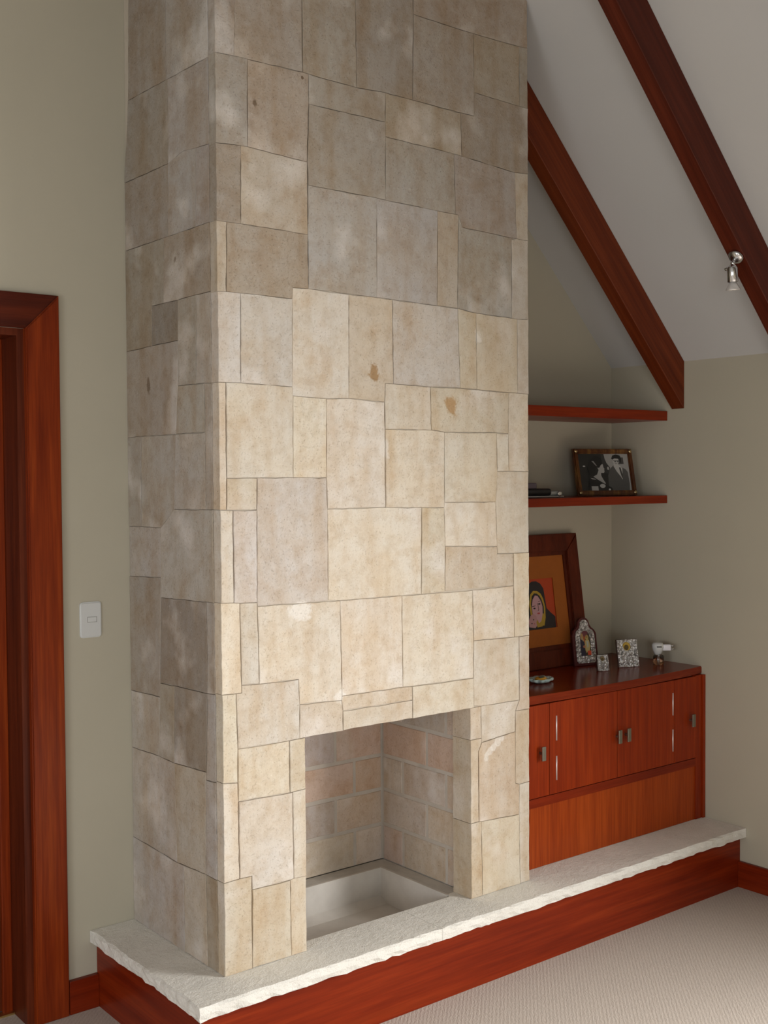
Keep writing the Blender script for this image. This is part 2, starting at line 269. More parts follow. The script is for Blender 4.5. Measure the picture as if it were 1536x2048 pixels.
FRONT_STONES=[
('y',0,[(0.000,0.508),(0.052,0.510),(0.092,0.509),(0.091,0.241),(0.000,0.241)]),
('c',0,[(0.051,0.732),(0.228,0.727),(0.236,0.727),(0.238,0.470),(0.225,0.468),(0.094,0.469),(0.092,0.509),(0.052,0.510)]),
('y',0,[(0.094,0.469),(0.225,0.468),(0.228,0.241),(0.091,0.241)]),
('y',1,[(0.227,0.881),(0.283,0.882),(0.283,0.729),(0.236,0.727),(0.228,0.727)]),
('c',1,[(0.236,0.727),(0.283,0.729),(0.283,0.467),(0.238,0.470)]),
('y',1,[(0.238,0.470),(0.283,0.467),(0.283,0.241),(0.228,0.241),(0.225,0.468)]),
('c',0,[(0.051,0.883),(0.227,0.881),(0.228,0.727),(0.051,0.732)]),
('l',0,[(0.000,1.044),(0.047,1.042),(0.051,0.883),(0.049,0.787),(0.000,0.793)]),
('l',0,[(0.000,0.793),(0.049,0.787),(0.051,0.732),(0.052,0.510),(0.000,0.508)]),
('c',0,[(0.047,1.042),(0.065,1.042),(0.065,1.064),(0.125,1.060),(0.261,1.058),(0.264,0.983),(0.263,0.882),(0.227,0.881),(0.051,0.883)]),
('l',0,[(0.000,1.302),(0.043,1.300),(0.062,1.298),(0.065,1.064),(0.065,1.042),(0.047,1.042),(0.000,1.044)]),
('g',0,[(0.062,1.298),(0.120,1.296),(0.121,1.285),(0.125,1.060),(0.065,1.064)]),
('l',0,[(0.000,1.564),(0.022,1.563),(0.043,1.562),(0.043,1.300),(0.000,1.302)]),
('g',0,[(0.043,1.562),(0.122,1.561),(0.120,1.296),(0.062,1.298),(0.043,1.300)]),
('g',0,[(0.125,1.653),(0.248,1.653),(0.368,1.652),(0.371,1.558),(0.371,1.284),(0.269,1.282),(0.121,1.285),(0.120,1.296),(0.122,1.561)]),
('c',0,[(0.024,1.653),(0.125,1.653),(0.122,1.561),(0.043,1.562),(0.022,1.563)]),
('l',0,[(0.000,1.921),(0.025,1.921),(0.024,1.653),(0.022,1.563),(0.000,1.564)]),
('l',0,[(0.025,1.921),(0.073,1.922),(0.248,1.918),(0.250,1.892),(0.248,1.653),(0.125,1.653),(0.024,1.653)]),
('l',0,[(0.250,1.892),(0.371,1.888),(0.368,1.652),(0.248,1.653)]),
('g',0,[(0.000,2.172),(0.029,2.174),(0.075,2.174),(0.073,1.922),(0.025,1.921),(0.000,1.921)]),
('g',0,[(0.075,2.174),(0.130,2.175),(0.251,2.173),(0.248,1.918),(0.073,1.922)]),
('c',0,[(0.251,2.173),(0.253,2.206),(0.309,2.209),(0.458,2.205),(0.455,1.892),(0.371,1.888),(0.250,1.892),(0.248,1.918)]),
('y',0,[(0.458,2.205),(0.565,2.206),(0.627,2.205),(0.629,1.943),(0.596,1.943),(0.593,1.886),(0.455,1.892)]),
('g',0,[(0.627,2.205),(0.812,2.202),(0.901,2.200),(0.910,1.942),(0.780,1.940),(0.629,1.943)]),
('y',0,[(0.901,2.200),(0.982,2.192),(0.984,1.940),(0.910,1.942)]),
('y',0,[(0.982,2.192),(1.149,2.188),(1.173,2.187),(1.175,1.936),(1.132,1.936),(0.984,1.940)]),
('c',0,[(1.173,2.187),(1.227,2.190),(1.227,1.934),(1.175,1.936)]),
('c',0,[(0.596,1.943),(0.629,1.943),(0.780,1.940),(0.783,1.802),(0.595,1.801),(0.593,1.886)]),
('y',0,[(0.780,1.940),(0.910,1.942),(0.984,1.940),(1.132,1.936),(1.130,1.796),(1.073,1.798),(0.839,1.796),(0.783,1.802)]),
('l',0,[(1.132,1.936),(1.175,1.936),(1.227,1.934),(1.227,1.667),(1.133,1.669),(1.130,1.796)]),
('l',0,[(1.073,1.798),(1.130,1.796),(1.133,1.669),(1.077,1.669)]),
('l',0,[(0.839,1.796),(1.073,1.798),(1.077,1.669),(1.069,1.566),(0.838,1.569)]),
('l',0,[(0.595,1.801),(0.783,1.802),(0.839,1.796),(0.838,1.569),(0.836,1.552),(0.742,1.554),(0.595,1.558)]),
('l',0,[(0.371,1.888),(0.455,1.892),(0.593,1.886),(0.595,1.801),(0.595,1.558),(0.371,1.558),(0.368,1.652)]),
('c',0,[(1.077,1.669),(1.133,1.669),(1.227,1.667),(1.227,1.388),(1.152,1.389),(1.076,1.391),(1.075,1.416),(1.069,1.566)]),
('l',0,[(1.227,1.667),(1.227,1.387),(1.227,1.388)]),
('l',0,[(0.371,1.558),(0.595,1.558),(0.742,1.554),(0.738,1.277),(0.415,1.280),(0.371,1.284)]),
('c',0,[(0.742,1.554),(0.836,1.552),(0.841,1.427),(0.838,1.279),(0.775,1.277),(0.738,1.277)]),
('l',0,[(0.836,1.552),(0.838,1.569),(1.069,1.566),(1.075,1.416),(0.841,1.427)]),
('y',0,[(0.841,1.427),(1.075,1.416),(1.076,1.391),(1.152,1.389),(1.152,1.277),(0.962,1.280),(0.838,1.279)]),
('l',0,[(1.152,1.389),(1.227,1.388),(1.227,1.387),(1.227,1.101),(1.177,1.100),(1.155,1.101),(1.155,1.135),(1.152,1.277)]),
('l',0,[(0.121,1.285),(0.269,1.282),(0.415,1.280),(0.416,1.266),(0.420,0.989),(0.418,0.976),(0.264,0.983),(0.261,1.058),(0.125,1.060)]),
('y',1,[(0.264,0.983),(0.418,0.976),(0.423,0.943),(0.423,0.882),(0.263,0.882)]),
('l',0,[(0.415,1.280),(0.657,1.278),(0.659,0.988),(0.420,0.989)]),
('l',0,[(0.657,1.278),(0.738,1.277),(0.962,1.275),(0.966,1.106),(0.964,0.981),(0.698,0.985),(0.659,0.988)]),
('y',0,[(0.420,0.989),(0.659,0.988),(0.698,0.985),(0.699,0.941),(0.423,0.943),(0.418,0.976)]),
('y',1,[(0.423,0.943),(0.699,0.941),(0.699,0.882),(0.423,0.882)]),
('l',1,[(0.698,0.985),(0.964,0.981),(0.964,0.882),(0.948,0.882),(0.699,0.882),(0.699,0.941)]),
('l',0,[(0.962,1.275),(1.152,1.277),(1.155,1.135),(1.155,1.101),(0.966,1.106)]),
('l',0,[(0.966,1.106),(1.155,1.101),(1.177,1.100),(1.178,0.881),(0.998,0.883),(0.964,0.889),(0.964,0.981)]),
('y',0,[(1.177,1.100),(1.227,1.101),(1.227,0.844),(1.159,0.845),(1.178,0.881)]),
('y',1,[(0.948,0.882),(0.964,0.882),(0.998,0.883),(0.999,0.775),(0.948,0.775)]),
('c',0,[(0.998,0.883),(1.178,0.881),(1.159,0.845),(1.157,0.774),(1.000,0.760),(0.999,0.775)]),
('y',1,[(0.948,0.775),(0.999,0.775),(1.000,0.760),(0.984,0.731),(0.986,0.495),(0.948,0.494)]),
('y',1,[(0.948,0.494),(0.986,0.495),(0.997,0.493),(0.999,0.241),(0.948,0.241)]),
('y',0,[(1.000,0.760),(1.157,0.774),(1.158,0.595),(1.177,0.588),(1.175,0.484),(0.997,0.493),(0.986,0.495),(0.984,0.731)]),
('y',0,[(0.997,0.493),(1.175,0.484),(1.179,0.241),(0.999,0.241)]),
('y',0,[(1.159,0.845),(1.227,0.844),(1.227,0.590),(1.177,0.588),(1.158,0.595)]),
('c',0,[(1.177,0.588),(1.227,0.590),(1.227,0.241),(1.179,0.241),(1.175,0.484)]),
('c',0,[(0.000,2.368),(0.033,2.368),(0.029,2.174),(0.000,2.172)]),
('o',0,[(0.033,2.368),(0.079,2.369),(0.308,2.367),(0.309,2.209),(0.253,2.206),(0.251,2.173),(0.130,2.175),(0.075,2.174),(0.029,2.174)]),
('b',0,[(0.000,2.581),(0.081,2.587),(0.079,2.369),(0.033,2.368),(0.000,2.368)]),
('y',0,[(0.081,2.587),(0.103,2.588),(0.308,2.578),(0.308,2.367),(0.079,2.369)]),
('b',0,[(0.000,2.829),(0.062,2.832),(0.105,2.833),(0.103,2.588),(0.081,2.587),(0.000,2.581)]),
('o',0,[(0.105,2.833),(0.295,2.836),(0.316,2.835),(0.316,2.748),(0.308,2.578),(0.103,2.588)]),
('b',0,[(0.000,3.460),(0.068,3.460),(0.066,2.987),(0.062,2.832),(0.000,2.829)]),
('b',0,[(0.068,3.460),(0.297,3.460),(0.295,3.044),(0.295,2.836),(0.105,2.833),(0.062,2.832)]),
('b',0,[(0.297,3.460),(0.492,3.460),(0.491,3.092),(0.493,2.831),(0.316,2.835),(0.295,2.836),(0.295,3.044)]),
('b',0,[(0.492,3.460),(0.721,3.460),(0.719,3.104),(0.715,2.837),(0.604,2.838),(0.493,2.831),(0.491,3.092)]),
('o',0,[(0.721,3.460),(1.227,3.460),(1.227,3.111),(1.186,3.108),(0.977,3.103),(0.719,3.104)]),
('b',0,[(0.719,3.104),(0.977,3.103),(0.977,2.912),(0.976,2.835),(0.918,2.835),(0.715,2.837)]),
('o',0,[(0.977,3.103),(1.186,3.108),(1.189,2.907),(0.977,2.912)]),
('b',0,[(1.186,3.108),(1.227,3.111),(1.227,2.907),(1.189,2.907)]),
('b',0,[(0.316,2.835),(0.493,2.831),(0.604,2.838),(0.603,2.748),(0.316,2.748)]),
('b',0,[(0.316,2.748),(0.603,2.748),(0.603,2.703),(0.601,2.509),(0.567,2.510),(0.311,2.511),(0.308,2.578)]),
('o',0,[(0.604,2.838),(0.715,2.837),(0.918,2.835),(0.922,2.696),(0.888,2.698),(0.603,2.703),(0.603,2.748)]),
('h',0,[(0.603,2.703),(0.888,2.698),(0.893,2.505),(0.816,2.505),(0.601,2.509)]),
('b',0,[(0.918,2.835),(0.976,2.835),(0.977,2.912),(1.189,2.907),(1.227,2.907),(1.227,2.686),(1.165,2.681),(0.922,2.696)]),
('b',0,[(0.888,2.698),(0.922,2.696),(1.165,2.681),(1.172,2.459),(0.924,2.466),(0.907,2.503),(0.893,2.505)]),
('c',0,[(1.165,2.681),(1.227,2.686),(1.227,2.459),(1.172,2.459)]),
('h',0,[(0.311,2.511),(0.567,2.510),(0.565,2.206),(0.309,2.209),(0.308,2.367)]),
('h',0,[(0.567,2.510),(0.601,2.509),(0.816,2.505),(0.812,2.202),(0.627,2.205),(0.565,2.206)]),
('y',0,[(0.816,2.505),(0.893,2.505),(0.907,2.503),(0.901,2.200),(0.812,2.202)]),
('h',0,[(0.907,2.503),(0.924,2.466),(1.172,2.459),(1.149,2.453),(1.149,2.188),(0.982,2.192),(0.901,2.200)]),
('c',0,[(1.172,2.459),(1.227,2.459),(1.227,2.190),(1.173,2.187),(1.149,2.188),(1.149,2.453)]),
]
SIDE_STONES=[
('b',[(0.505,3.460),(0.276,3.460),(0.280,2.828),(0.529,2.830)]),
('g',[(0.276,3.460),(0.000,3.460),(0.000,2.826),(0.280,2.828)]),
('b',[(0.529,2.830),(0.271,2.828),(0.274,2.582),(0.561,2.582)]),
('g',[(0.271,2.828),(0.000,2.826),(0.000,2.583),(0.108,2.591),(0.183,2.599),(0.274,2.582)]),
('b',[(0.561,2.582),(0.274,2.582),(0.280,2.369),(0.305,2.369),(0.561,2.369)]),
('g',[(0.274,2.582),(0.183,2.599),(0.108,2.591),(0.113,2.369),(0.280,2.369)]),
('g',[(0.108,2.591),(0.000,2.583),(0.000,2.369),(0.113,2.369)]),
('b',[(0.561,2.369),(0.305,2.369),(0.310,2.177),(0.387,2.177),(0.390,2.056),(0.561,2.053)]),
('o',[(0.305,2.369),(0.280,2.369),(0.113,2.369),(0.000,2.369),(0.000,2.176),(0.117,2.177),(0.224,2.175),(0.310,2.177)]),
('d',[(0.387,2.177),(0.310,2.177),(0.224,2.175),(0.227,2.057),(0.390,2.056)]),
('b',[(0.224,2.175),(0.117,2.177),(0.123,1.923),(0.230,1.925),(0.227,2.057)]),
('g',[(0.117,2.177),(0.000,2.176),(0.000,1.919),(0.123,1.923)]),
('b',[(0.561,2.053),(0.390,2.056),(0.227,2.057),(0.230,1.925),(0.246,1.783),(0.471,1.784),(0.561,1.782)]),
('g',[(0.230,1.925),(0.123,1.923),(0.075,1.922),(0.075,1.783),(0.246,1.783)]),
('g',[(0.075,1.922),(0.000,1.919),(0.000,1.564),(0.075,1.563),(0.075,1.783)]),
('b',[(0.561,1.782),(0.471,1.784),(0.479,1.503),(0.561,1.501)]),
('g',[(0.471,1.784),(0.246,1.783),(0.261,1.561),(0.347,1.503),(0.479,1.503)]),
('g',[(0.246,1.783),(0.075,1.783),(0.075,1.563),(0.261,1.561)]),
('g',[(0.561,1.501),(0.479,1.503),(0.347,1.503),(0.351,1.352),(0.561,1.343)]),
('g',[(0.347,1.503),(0.261,1.561),(0.075,1.563),(0.000,1.564),(0.000,1.300),(0.078,1.300),(0.353,1.291),(0.351,1.352)]),
('b',[(0.561,1.343),(0.351,1.352),(0.353,1.291),(0.363,1.028),(0.364,0.985),(0.561,0.979)]),
('d',[(0.353,1.291),(0.078,1.300),(0.078,1.037),(0.274,1.032),(0.363,1.028)]),
('g',[(0.078,1.300),(0.000,1.300),(0.000,1.042),(0.078,1.037)]),
('g',[(0.561,0.979),(0.364,0.985),(0.376,0.801),(0.561,0.796)]),
('b',[(0.363,1.028),(0.274,1.032),(0.280,0.798),(0.376,0.801),(0.364,0.985)]),
('d',[(0.274,1.032),(0.078,1.037),(0.089,0.808),(0.280,0.798)]),
('g',[(0.078,1.037),(0.000,1.042),(0.000,0.791),(0.090,0.785),(0.089,0.808)]),
('g',[(0.561,0.796),(0.376,0.801),(0.280,0.798),(0.269,0.499),(0.561,0.508)]),
('c',[(0.280,0.798),(0.089,0.808),(0.090,0.785),(0.099,0.509),(0.269,0.499)]),
('g',[(0.090,0.785),(0.000,0.791),(0.000,0.508),(0.099,0.509)]),
('g',[(0.561,0.508),(0.269,0.499),(0.229,0.500),(0.229,0.241),(0.561,0.241)]),
('c',[(0.229,0.500),(0.099,0.509),(0.093,0.241),(0.229,0.241)]),
('b',[(0.099,0.509),(0.000,0.508),(0.000,0.241),(0.093,0.241)]),
]

# ------------------------------------------------------------------ room shell
YB = D + WT
bm = B(XL-.15, XR+.15, YF-.15, YB+.3, -.12, 0); floor = struct(obj('floor', bm, M_CARPET))
DX0, DX1, DZ = -1.225, -.335, 2.102            # door opening in the back wall
# back wall: gable outline with the door opening notched out
bm = bmesh.new()
zl, zr_ = zc(XL), zc(XR)
prism(bm, [(XL, 0), (DX0, 0), (DX0, DZ), (DX1, DZ), (DX1, 0), (XR, 0), (XR, zr_), (XRIDGE, zc(XRIDGE)), (XL, zl)], 'y', D, YB)
struct(obj('wall_back', bm, M_WALL))
bm = bmesh.new()
y0, y1, z0, z1 = WIN1
box(bm, XR, XR+.15, YF-.15, y0, 0, ZR); box(bm, XR, XR+.15, y1, YB, 0, ZR); box(bm, XR, XR+.15, y0, y1, 0, z0); box(bm, XR, XR+.15, y0, y1, z1, ZR)
struct(obj('wall_right', bm, M_WALL))
bm = bmesh.new(); y0, y1, z0, z1 = FILL_WIN3
box(bm, XL-.15, XL, YF-.15, y0, 0, ZR+.02); box(bm, XL-.15, XL, y1, YB, 0, ZR+.02); box(bm, XL-.15, XL, y0, y1, 0, z0); box(bm, XL-.15, XL, y0, y1, z1, ZR+.02)
struct(obj('wall_left', bm, M_WALL))
bm = bmesh.new()
x0, x1, z0, z1 = FILL_WIN2
prism(bm, [(XL, 0), (XR, 0), (XR, ZR), (x1, ZR), (x1, z0), (x0, z0), (x0, ZR), (XL, ZR)], 'y', YF-.15, YF)
prism(bm, [(XL, ZR), (XR, ZR), (XRIDGE, zc(XRIDGE))], 'y', YF-.15, YF)
box(bm, x0, x1, YF-.15, YF, z1, ZR)
struct(obj('wall_front', bm, M_WALL))
bm = bmesh.new(); prism(bm, [(XRIDGE, zc(XRIDGE)), (XR+.15, zc(XR+.15)), (XR+.15, zc(XR+.15)+.2), (XRIDGE, zc(XRIDGE)+.2)], 'y', YF-.15, YB)
struct(obj('ceiling', bm, M_CEIL)); bm = bmesh.new()
prism(bm, [(XL-.15, zc(XL-.15)), (XRIDGE, zc(XRIDGE)), (XRIDGE, zc(XRIDGE)+.2), (XL-.15, zc(XL-.15)+.2)], 'y', YF-.15, YB)
struct(obj('ceiling', bm, M_CEIL))
# window frames: right one lets daylight in, front and left added for fill
def window(name, axis, a0, a1, z0, z1, at):
    bm = bmesh.new(); t = .05
    am = (a0+a1)/2
    for (p, q, r, s) in ((a0, a1, z0, z0+t), (a0, a1, z1-t, z1), (a0, a0+t, z0+t, z1-t), (a1-t, a1, z0+t, z1-t), (am-t/2, am+t/2, z0+t, z1-t)):
        if axis == 'y': box(bm, p, q, at, at+.05, r, s)
        else: box(bm, at, at+.05, p, q, r, s)
    return struct(obj(name, bm, M_WOODX))
window('window_1', 'x', *WIN1, XR+.09); window('added_window_2', 'y', *FILL_WIN2, YF-.14); window('added_window_3', 'x', *FILL_WIN3, XL-.14)
# baseboards
def bboard(name, *a): return struct(obj(name, B(*a, bev=.002), M_WOODX))
bboard('baseboard_back', DX1+.107, -.1316, D-.018, D, 0, .104)
bboard('baseboard_right', XR-.016, XR, YF, -.1025, 0, .104)
bboard('baseboard_left', XL, XL+.016, YF, D, 0, .104)
bboard('baseboard_back', XL+.016, DX0-.107, D-.018, D, 0, .104)
bboard('baseboard_front', XL+.016, XR-.016, YF, YF+.016, 0, .104)
bpy.data.objects['baseboard_right'].data.materials[0] = M_WOODY

# ------------------------------------------------------------------ door in the back wall
door = bpy.data.objects.new('door_1', None); COL.objects.link(door); door['kind'] = 'structure'; door.location = (DX0, D, 0)
DL = Vector((-DX0, -D, 0))
def dpart(name, bm, mat):
    bmesh.ops.translate(bm, vec=DL, verts=bm.verts[:]); return obj(name, bm, mat, door)
cw = .104; yf = D-.022
M_CASEH = wood_mat('door_head_casing_wood', (.085,.012,.004), (.055,.008,.003), (.115,.018,.005), axis=0, rough=.45)
def casing(pts, mat):
    bm = bmesh.new(); prism(bm, pts, 'y', yf, D)
    es = [e for e in bm.edges if all(abs(v.co.y-yf) < 1e-5 for v in e.verts)]
    bmesh.ops.bevel(bm, geom=es, offset=.004, segments=2, affect='EDGES'); return dpart('casing', bm, mat)
casing([(DX1, 0), (DX1+cw, 0), (DX1+cw, DZ+cw), (DX1, DZ)], M_CASE)
casing([(DX0-cw, 0), (DX0, 0), (DX0, DZ), (DX0-cw, DZ+cw)], M_CASE)
casing([(DX0, DZ+.0005), (DX1, DZ+.0005), (DX1+cw-.0005, DZ+cw), (DX0-cw+.0005, DZ+cw)], M_CASEH)
M_JAMB = wood_mat('door_jamb_wood', (.115,.020,.006), (.07,.012,.004), (.15,.028,.008), axis=2, rough=.45)
dpart('jamb', B(DX1-.022, DX1, D-.0, YB, 0, DZ), M_JAMB)
dpart('jamb', B(DX0, DX0+.022, D-.0, YB, 0, DZ), M_JAMB)
dpart('jamb', B(DX0+.022, DX1-.022, D-.0, YB, DZ-.022, DZ), M_JAMB)
dpart('door_stop', B(DX1-.052, DX1-.022, D+.115, D+.130, 0, DZ-.022, bev=.002), M_CASE)
dpart('door_stop', B(DX0+.022, DX0+.052, D+.115, D+.130, 0, DZ-.022, bev=.002), M_CASE)
dpart('threshold', B(DX0+.022, DX1-.022, D+.100, D+.130, 0, .006), M_BRASS)
bm = bmesh.new(); xa, xb = DX0+.024, DX1-.024; ya, yb_ = D+.131, D+.171
for (p, q, r, s) in ((xa, xa+.11, .008, DZ-.024), (xb-.11, xb, .008, DZ-.024), (xa+.11, xb-.11, .008, .22), (xa+.11, xb-.11, .95, 1.08), (xa+.11, xb-.11, DZ-.14, DZ-.024)):
    box(bm, p, q, ya, yb_, r, s)
leaf = dpart('door_leaf', bm, M_JAMB)
for r, s in ((.225, .945), (1.085, DZ-.145)): obj('panel', B(*[a-b for a, b in zip((xa+.112, xb-.112), (DX0, DX0))], ya+.012-D, yb_-.012-D, r, s), M_JAMB, leaf)
bm = bmesh.new(); tube(bm, (.09, ya-D, 1.02), (.09, ya-D-.045, 1.02), .010); tube(bm, (.085, ya-D-.045, 1.02), (.20, ya-D-.045, 1.02), .009)
obj('door_handle', bm, M_CHROME, leaf, True)

# ------------------------------------------------------------------ fireplace of limestone blocks
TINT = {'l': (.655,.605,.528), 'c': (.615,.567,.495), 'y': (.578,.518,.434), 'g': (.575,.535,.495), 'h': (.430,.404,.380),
        'b': (.378,.342,.302), 'o': (.395,.344,.282), 'd': (.345,.310,.272)}  # upper tones h, b, o: browner stone, with weaker light painted in too
SIDE_TINT = {'g': (.455,.422,.388), 'b': (.385,.345,.298), 'o': (.395,.346,.285), 'd': (.325,.290,.252), 'c': (.500,.457,.402)}  # left-face stones, colours lowered to paint in that side's shade
rs = random.Random(11)
fire = thing('fireplace', 'tall chimney breast and open fireplace clad in irregular cream limestone blocks', 'fireplace', (0, 0, H))
def clip(pl, a, b, c):         # keep a*u + b*v <= c
    out = []
    for i, p in enumerate(pl):
        q = pl[(i+1) % len(pl)]; fp = a*p[0]+b*p[1]-c; fq = a*q[0]+b*q[1]-c
        if fp <= 0: out.append(p)
        if (fp < 0 < fq) or (fq < 0 < fp):
            t = fp/(fp-fq); out.append((p[0]+t*(q[0]-p[0]), p[1]+t*(q[1]-p[1])))
    return out
def area2(pl): return .5*sum(a[0]*b[1]-b[0]*a[1] for a, b in zip(pl, pl[1:]+pl[:1]))
def clean(pl):
    o = []
    for q in pl:
        if not o or math.hypot(q[0]-o[-1][0], q[1]-o[-1][1]) > .006: o.append(q)
    while len(o) > 2 and math.hypot(o[0][0]-o[-1][0], o[0][1]-o[-1][1]) <= .006: o.pop()
    return o
def rough_outline(pl, gap, jit, step):
    """inset the outline by the joint and break its edges up"""
    if area2(pl) < 0: pl = pl[::-1]
    n = len(pl); ins = []
    for i in range(n):
        a, b, c = Vector(pl[i-1]), Vector(pl[i]), Vector(pl[(i+1) % n])
        d1, d2 = (b-a).normalized(), (c-b).normalized()
        n1, n2 = Vector((-d1.y, d1.x)), Vector((-d2.y, d2.x)); s = n1+n2
        k = max(s.length_squared/2, .35); ins.append(b+s*(gap/k))
    out = []
    for i in range(n):
        a, b = ins[i], ins[(i+1) % n]; L = (b-a).length; k = max(1, int(L/step)); nn = Vector((-(b-a).y, (b-a).x)).normalized()
        for j in range(k):
            p = a.lerp(b, j/k)
            if j: p = p+nn*rs.uniform(-jit*.3, jit)
            out.append(p)
    return out
def block(name, pl, to3, proud, depth, mat, parent, tint, gap=None, jit=.0017, step=.026, bev=.0014):
    pl = clean(pl)
    if gap is None:
        gap = rs.choice((.0003, .0005, .0008, .0011)) if max(p_[1] for p_ in pl) < 2.05 else rs.choice((.0001, .0002, .0005))
    if len(pl) < 3 or abs(area2(pl)) < .0006: return None
    o = rough_outline(pl, gap, jit, step); n = len(o)
    cen = sum(o, Vector((0, 0)))/n
    bm = bmesh.new(); rings = []
    for k, (ins, dd) in enumerate(((bev, proud), (bev*.3, proud-bev*.45), (0, proud-bev*1.3), (0, -depth))):
        r = []
        for i in range(n):
            a, b = o[i-1], o[(i+1) % n]; t = (b-a).normalized(); p = o[i]+Vector((-t.y, t.x))*ins
            r.append(bm.verts.new(to3(p.x, p.y, dd)))
        rings.append(r)
    bm.faces.new(rings[0]); bm.faces.new(rings[-1][::-1])
    for a, b in zip(rings, rings[1:]):
        for i in range(n): bm.faces.new((a[i], b[i], b[(i+1) % n], a[(i+1) % n]))
    bmesh.ops.translate(bm, vec=-Vector(parent.location), verts=bm.verts[:])
    ob = obj(name, bm, mat, parent)
    k = rs.uniform(.95, 1.05); ob.color = (tint[0]*k, tint[1]*k*rs.uniform(.99, 1.01), tint[2]*k*rs.uniform(.97, 1.03), 1)
    return ob
to_front = lambda u, z, d: (u, -d, z)
to_side = lambda v, z, d: (-d, v, z)
to_right = lambda v, z, d: (W+d, v, z)
ZT = ZR+SL*XR-.002
XO1, XO2, ZO = .2826, .9479, .8819
JD = .088
def filler(z0, z1, v0, v1, cols, tn):
    """rows of stones in the parts the photograph does not show"""
    z = z0; out = []
    while z < z1-.05:
        h = min(rs.choice((.26, .34, .40)), z1-z)
        if z1-z-h < .12: h = z1-z
        v = v0
        while v < v1-.02:
            w = rs.choice(cols)
            if v1-v-w < .14: w = v1-v
            out.append((rs.choice(tn), [(v, z), (v+w, z), (v+w, z+h), (v, z+h)])); v += w
        z += h
    return out
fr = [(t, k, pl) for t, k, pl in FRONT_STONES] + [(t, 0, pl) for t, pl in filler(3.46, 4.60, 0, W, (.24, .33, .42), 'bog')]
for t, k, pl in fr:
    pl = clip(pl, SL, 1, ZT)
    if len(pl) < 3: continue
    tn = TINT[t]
    if t in 'cy' and min(p_[1] for p_ in pl) > 2.15: tn = tuple(a*.87 for a in tn)       # upper cream stones: dimmer light up there painted into the tint
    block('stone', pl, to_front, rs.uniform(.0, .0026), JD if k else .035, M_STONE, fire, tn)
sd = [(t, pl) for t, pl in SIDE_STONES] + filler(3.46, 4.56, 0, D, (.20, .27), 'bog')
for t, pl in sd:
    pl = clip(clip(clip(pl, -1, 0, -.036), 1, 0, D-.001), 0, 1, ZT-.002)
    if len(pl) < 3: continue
    block('stone', pl, to_side, rs.uniform(.0, .0022), .030, M_STONE, fire, tuple(a*(.90 if min(p_[1] for p_ in pl) > 2.0 else 1) for a in SIDE_TINT[t]), bev=.001)  # high side stones get a darker tint for light falling off upward
for t, pl in filler(H, ZR+SL*(XR-W), .036, D-.001, (.18, .26), 'cgy'):
    pl = clip(pl, 0, 1, ZR+SL*(XR-W)-.004)
    if len(pl) < 3: continue
    block('stone', pl, to_right, .001, .030, M_STONE, fire, TINT[t])
# mortar body behind the blocks
XLF, XRF, YFB, ZF = .255, .978, .5096, .2418    # firebox interior
e = .0052
bm = bmesh.new()
xi, xj = XLF-.0235, XRF+.0235
box(bm, e, xi, e, D-.001, H, 1.02); box(bm, xj, W-e, e, D-.001, H, 1.02)
box(bm, xi, XO1-e, e, JD-.012, H, ZO+e); box(bm, XO2+e, xj, e, JD-.012, H, ZO+e)
box(bm, xi, xj, YFB+.0235, D-.001, H, 1.02)
box(bm, xi, xj, e, JD-.012, ZO+e, 1.02)
prism(bm, [(e, 1.02), (W-e, 1.02), (W-e, ZT-SL*(W-e)-.004), (e, ZT-SL*e-.004)], 'y', e, D-.001)
bmesh.ops.translate(bm, vec=(0, 0, -H), verts=bm.verts[:])
obj('mortar_core', bm, M_MORTAR, fire)
# firebox lining: mortar bed and blocks
bm = bmesh.new(); r_ = .0025
box(bm, XRF+r_, xj, JD, YFB+.0235, ZF, 1.01); box(bm, xi, XLF-r_, JD, YFB+.0235, ZF, 1.01); box(bm, XLF-r_, XRF+r_, YFB+r_, YFB+.0235, ZF, 1.01)
bmesh.ops.translate(bm, vec=(0, 0, -H), verts=bm.verts[:])
obj('firebox_mortar', bm, M_FMORTAR, fire)
BT = [(.56,.49,.43), (.53,.475,.43), (.57,.475,.39), (.55,.455,.405), (.60,.53,.46), (.49,.44,.415), (.58,.45,.375)]
rows = [(.2418, .372), (.372, .502), (.502, .628), (.628, .759), (.759, .888), (.888, 1.0)]
g = .006
def brick_row(to3, cuts, z0, z1):
    for a, b in zip(cuts, cuts[1:]):
        block('brick', [(a+g, z0+(g if z0 > .3 else 0)), (b-g, z0+(g if z0 > .3 else 0)), (b-g, z1-g), (a+g, z1-g)], to3, .0, .019, M_BRICK, fire, rs.choice(BT), gap=0, jit=.0012, step=.06, bev=.003)
to_fr = lambda v, z, d: (XRF-d, v, z)      # right lining faces -x
to_fl = lambda v, z, d: (XLF+d, v, z)
to_fb = lambda u, z, d: (u, YFB-d, z)
for i, (z0, z1) in enumerate(rows):
    odd = i % 2
    brick_row(to_fr, [JD, .157, .392, YFB] if not odd else [JD, .259, YFB-.0], z0, z1)
    brick_row(to_fl, [JD, .157, .392, YFB] if odd else [JD, .259, YFB], z0, z1)
    brick_row(to_fb, [XLF, .615, .850, XRF] if not odd else [XLF, .50, .765, XRF] if i != 1 else [XLF, .53, .765, XRF], z0, z1)
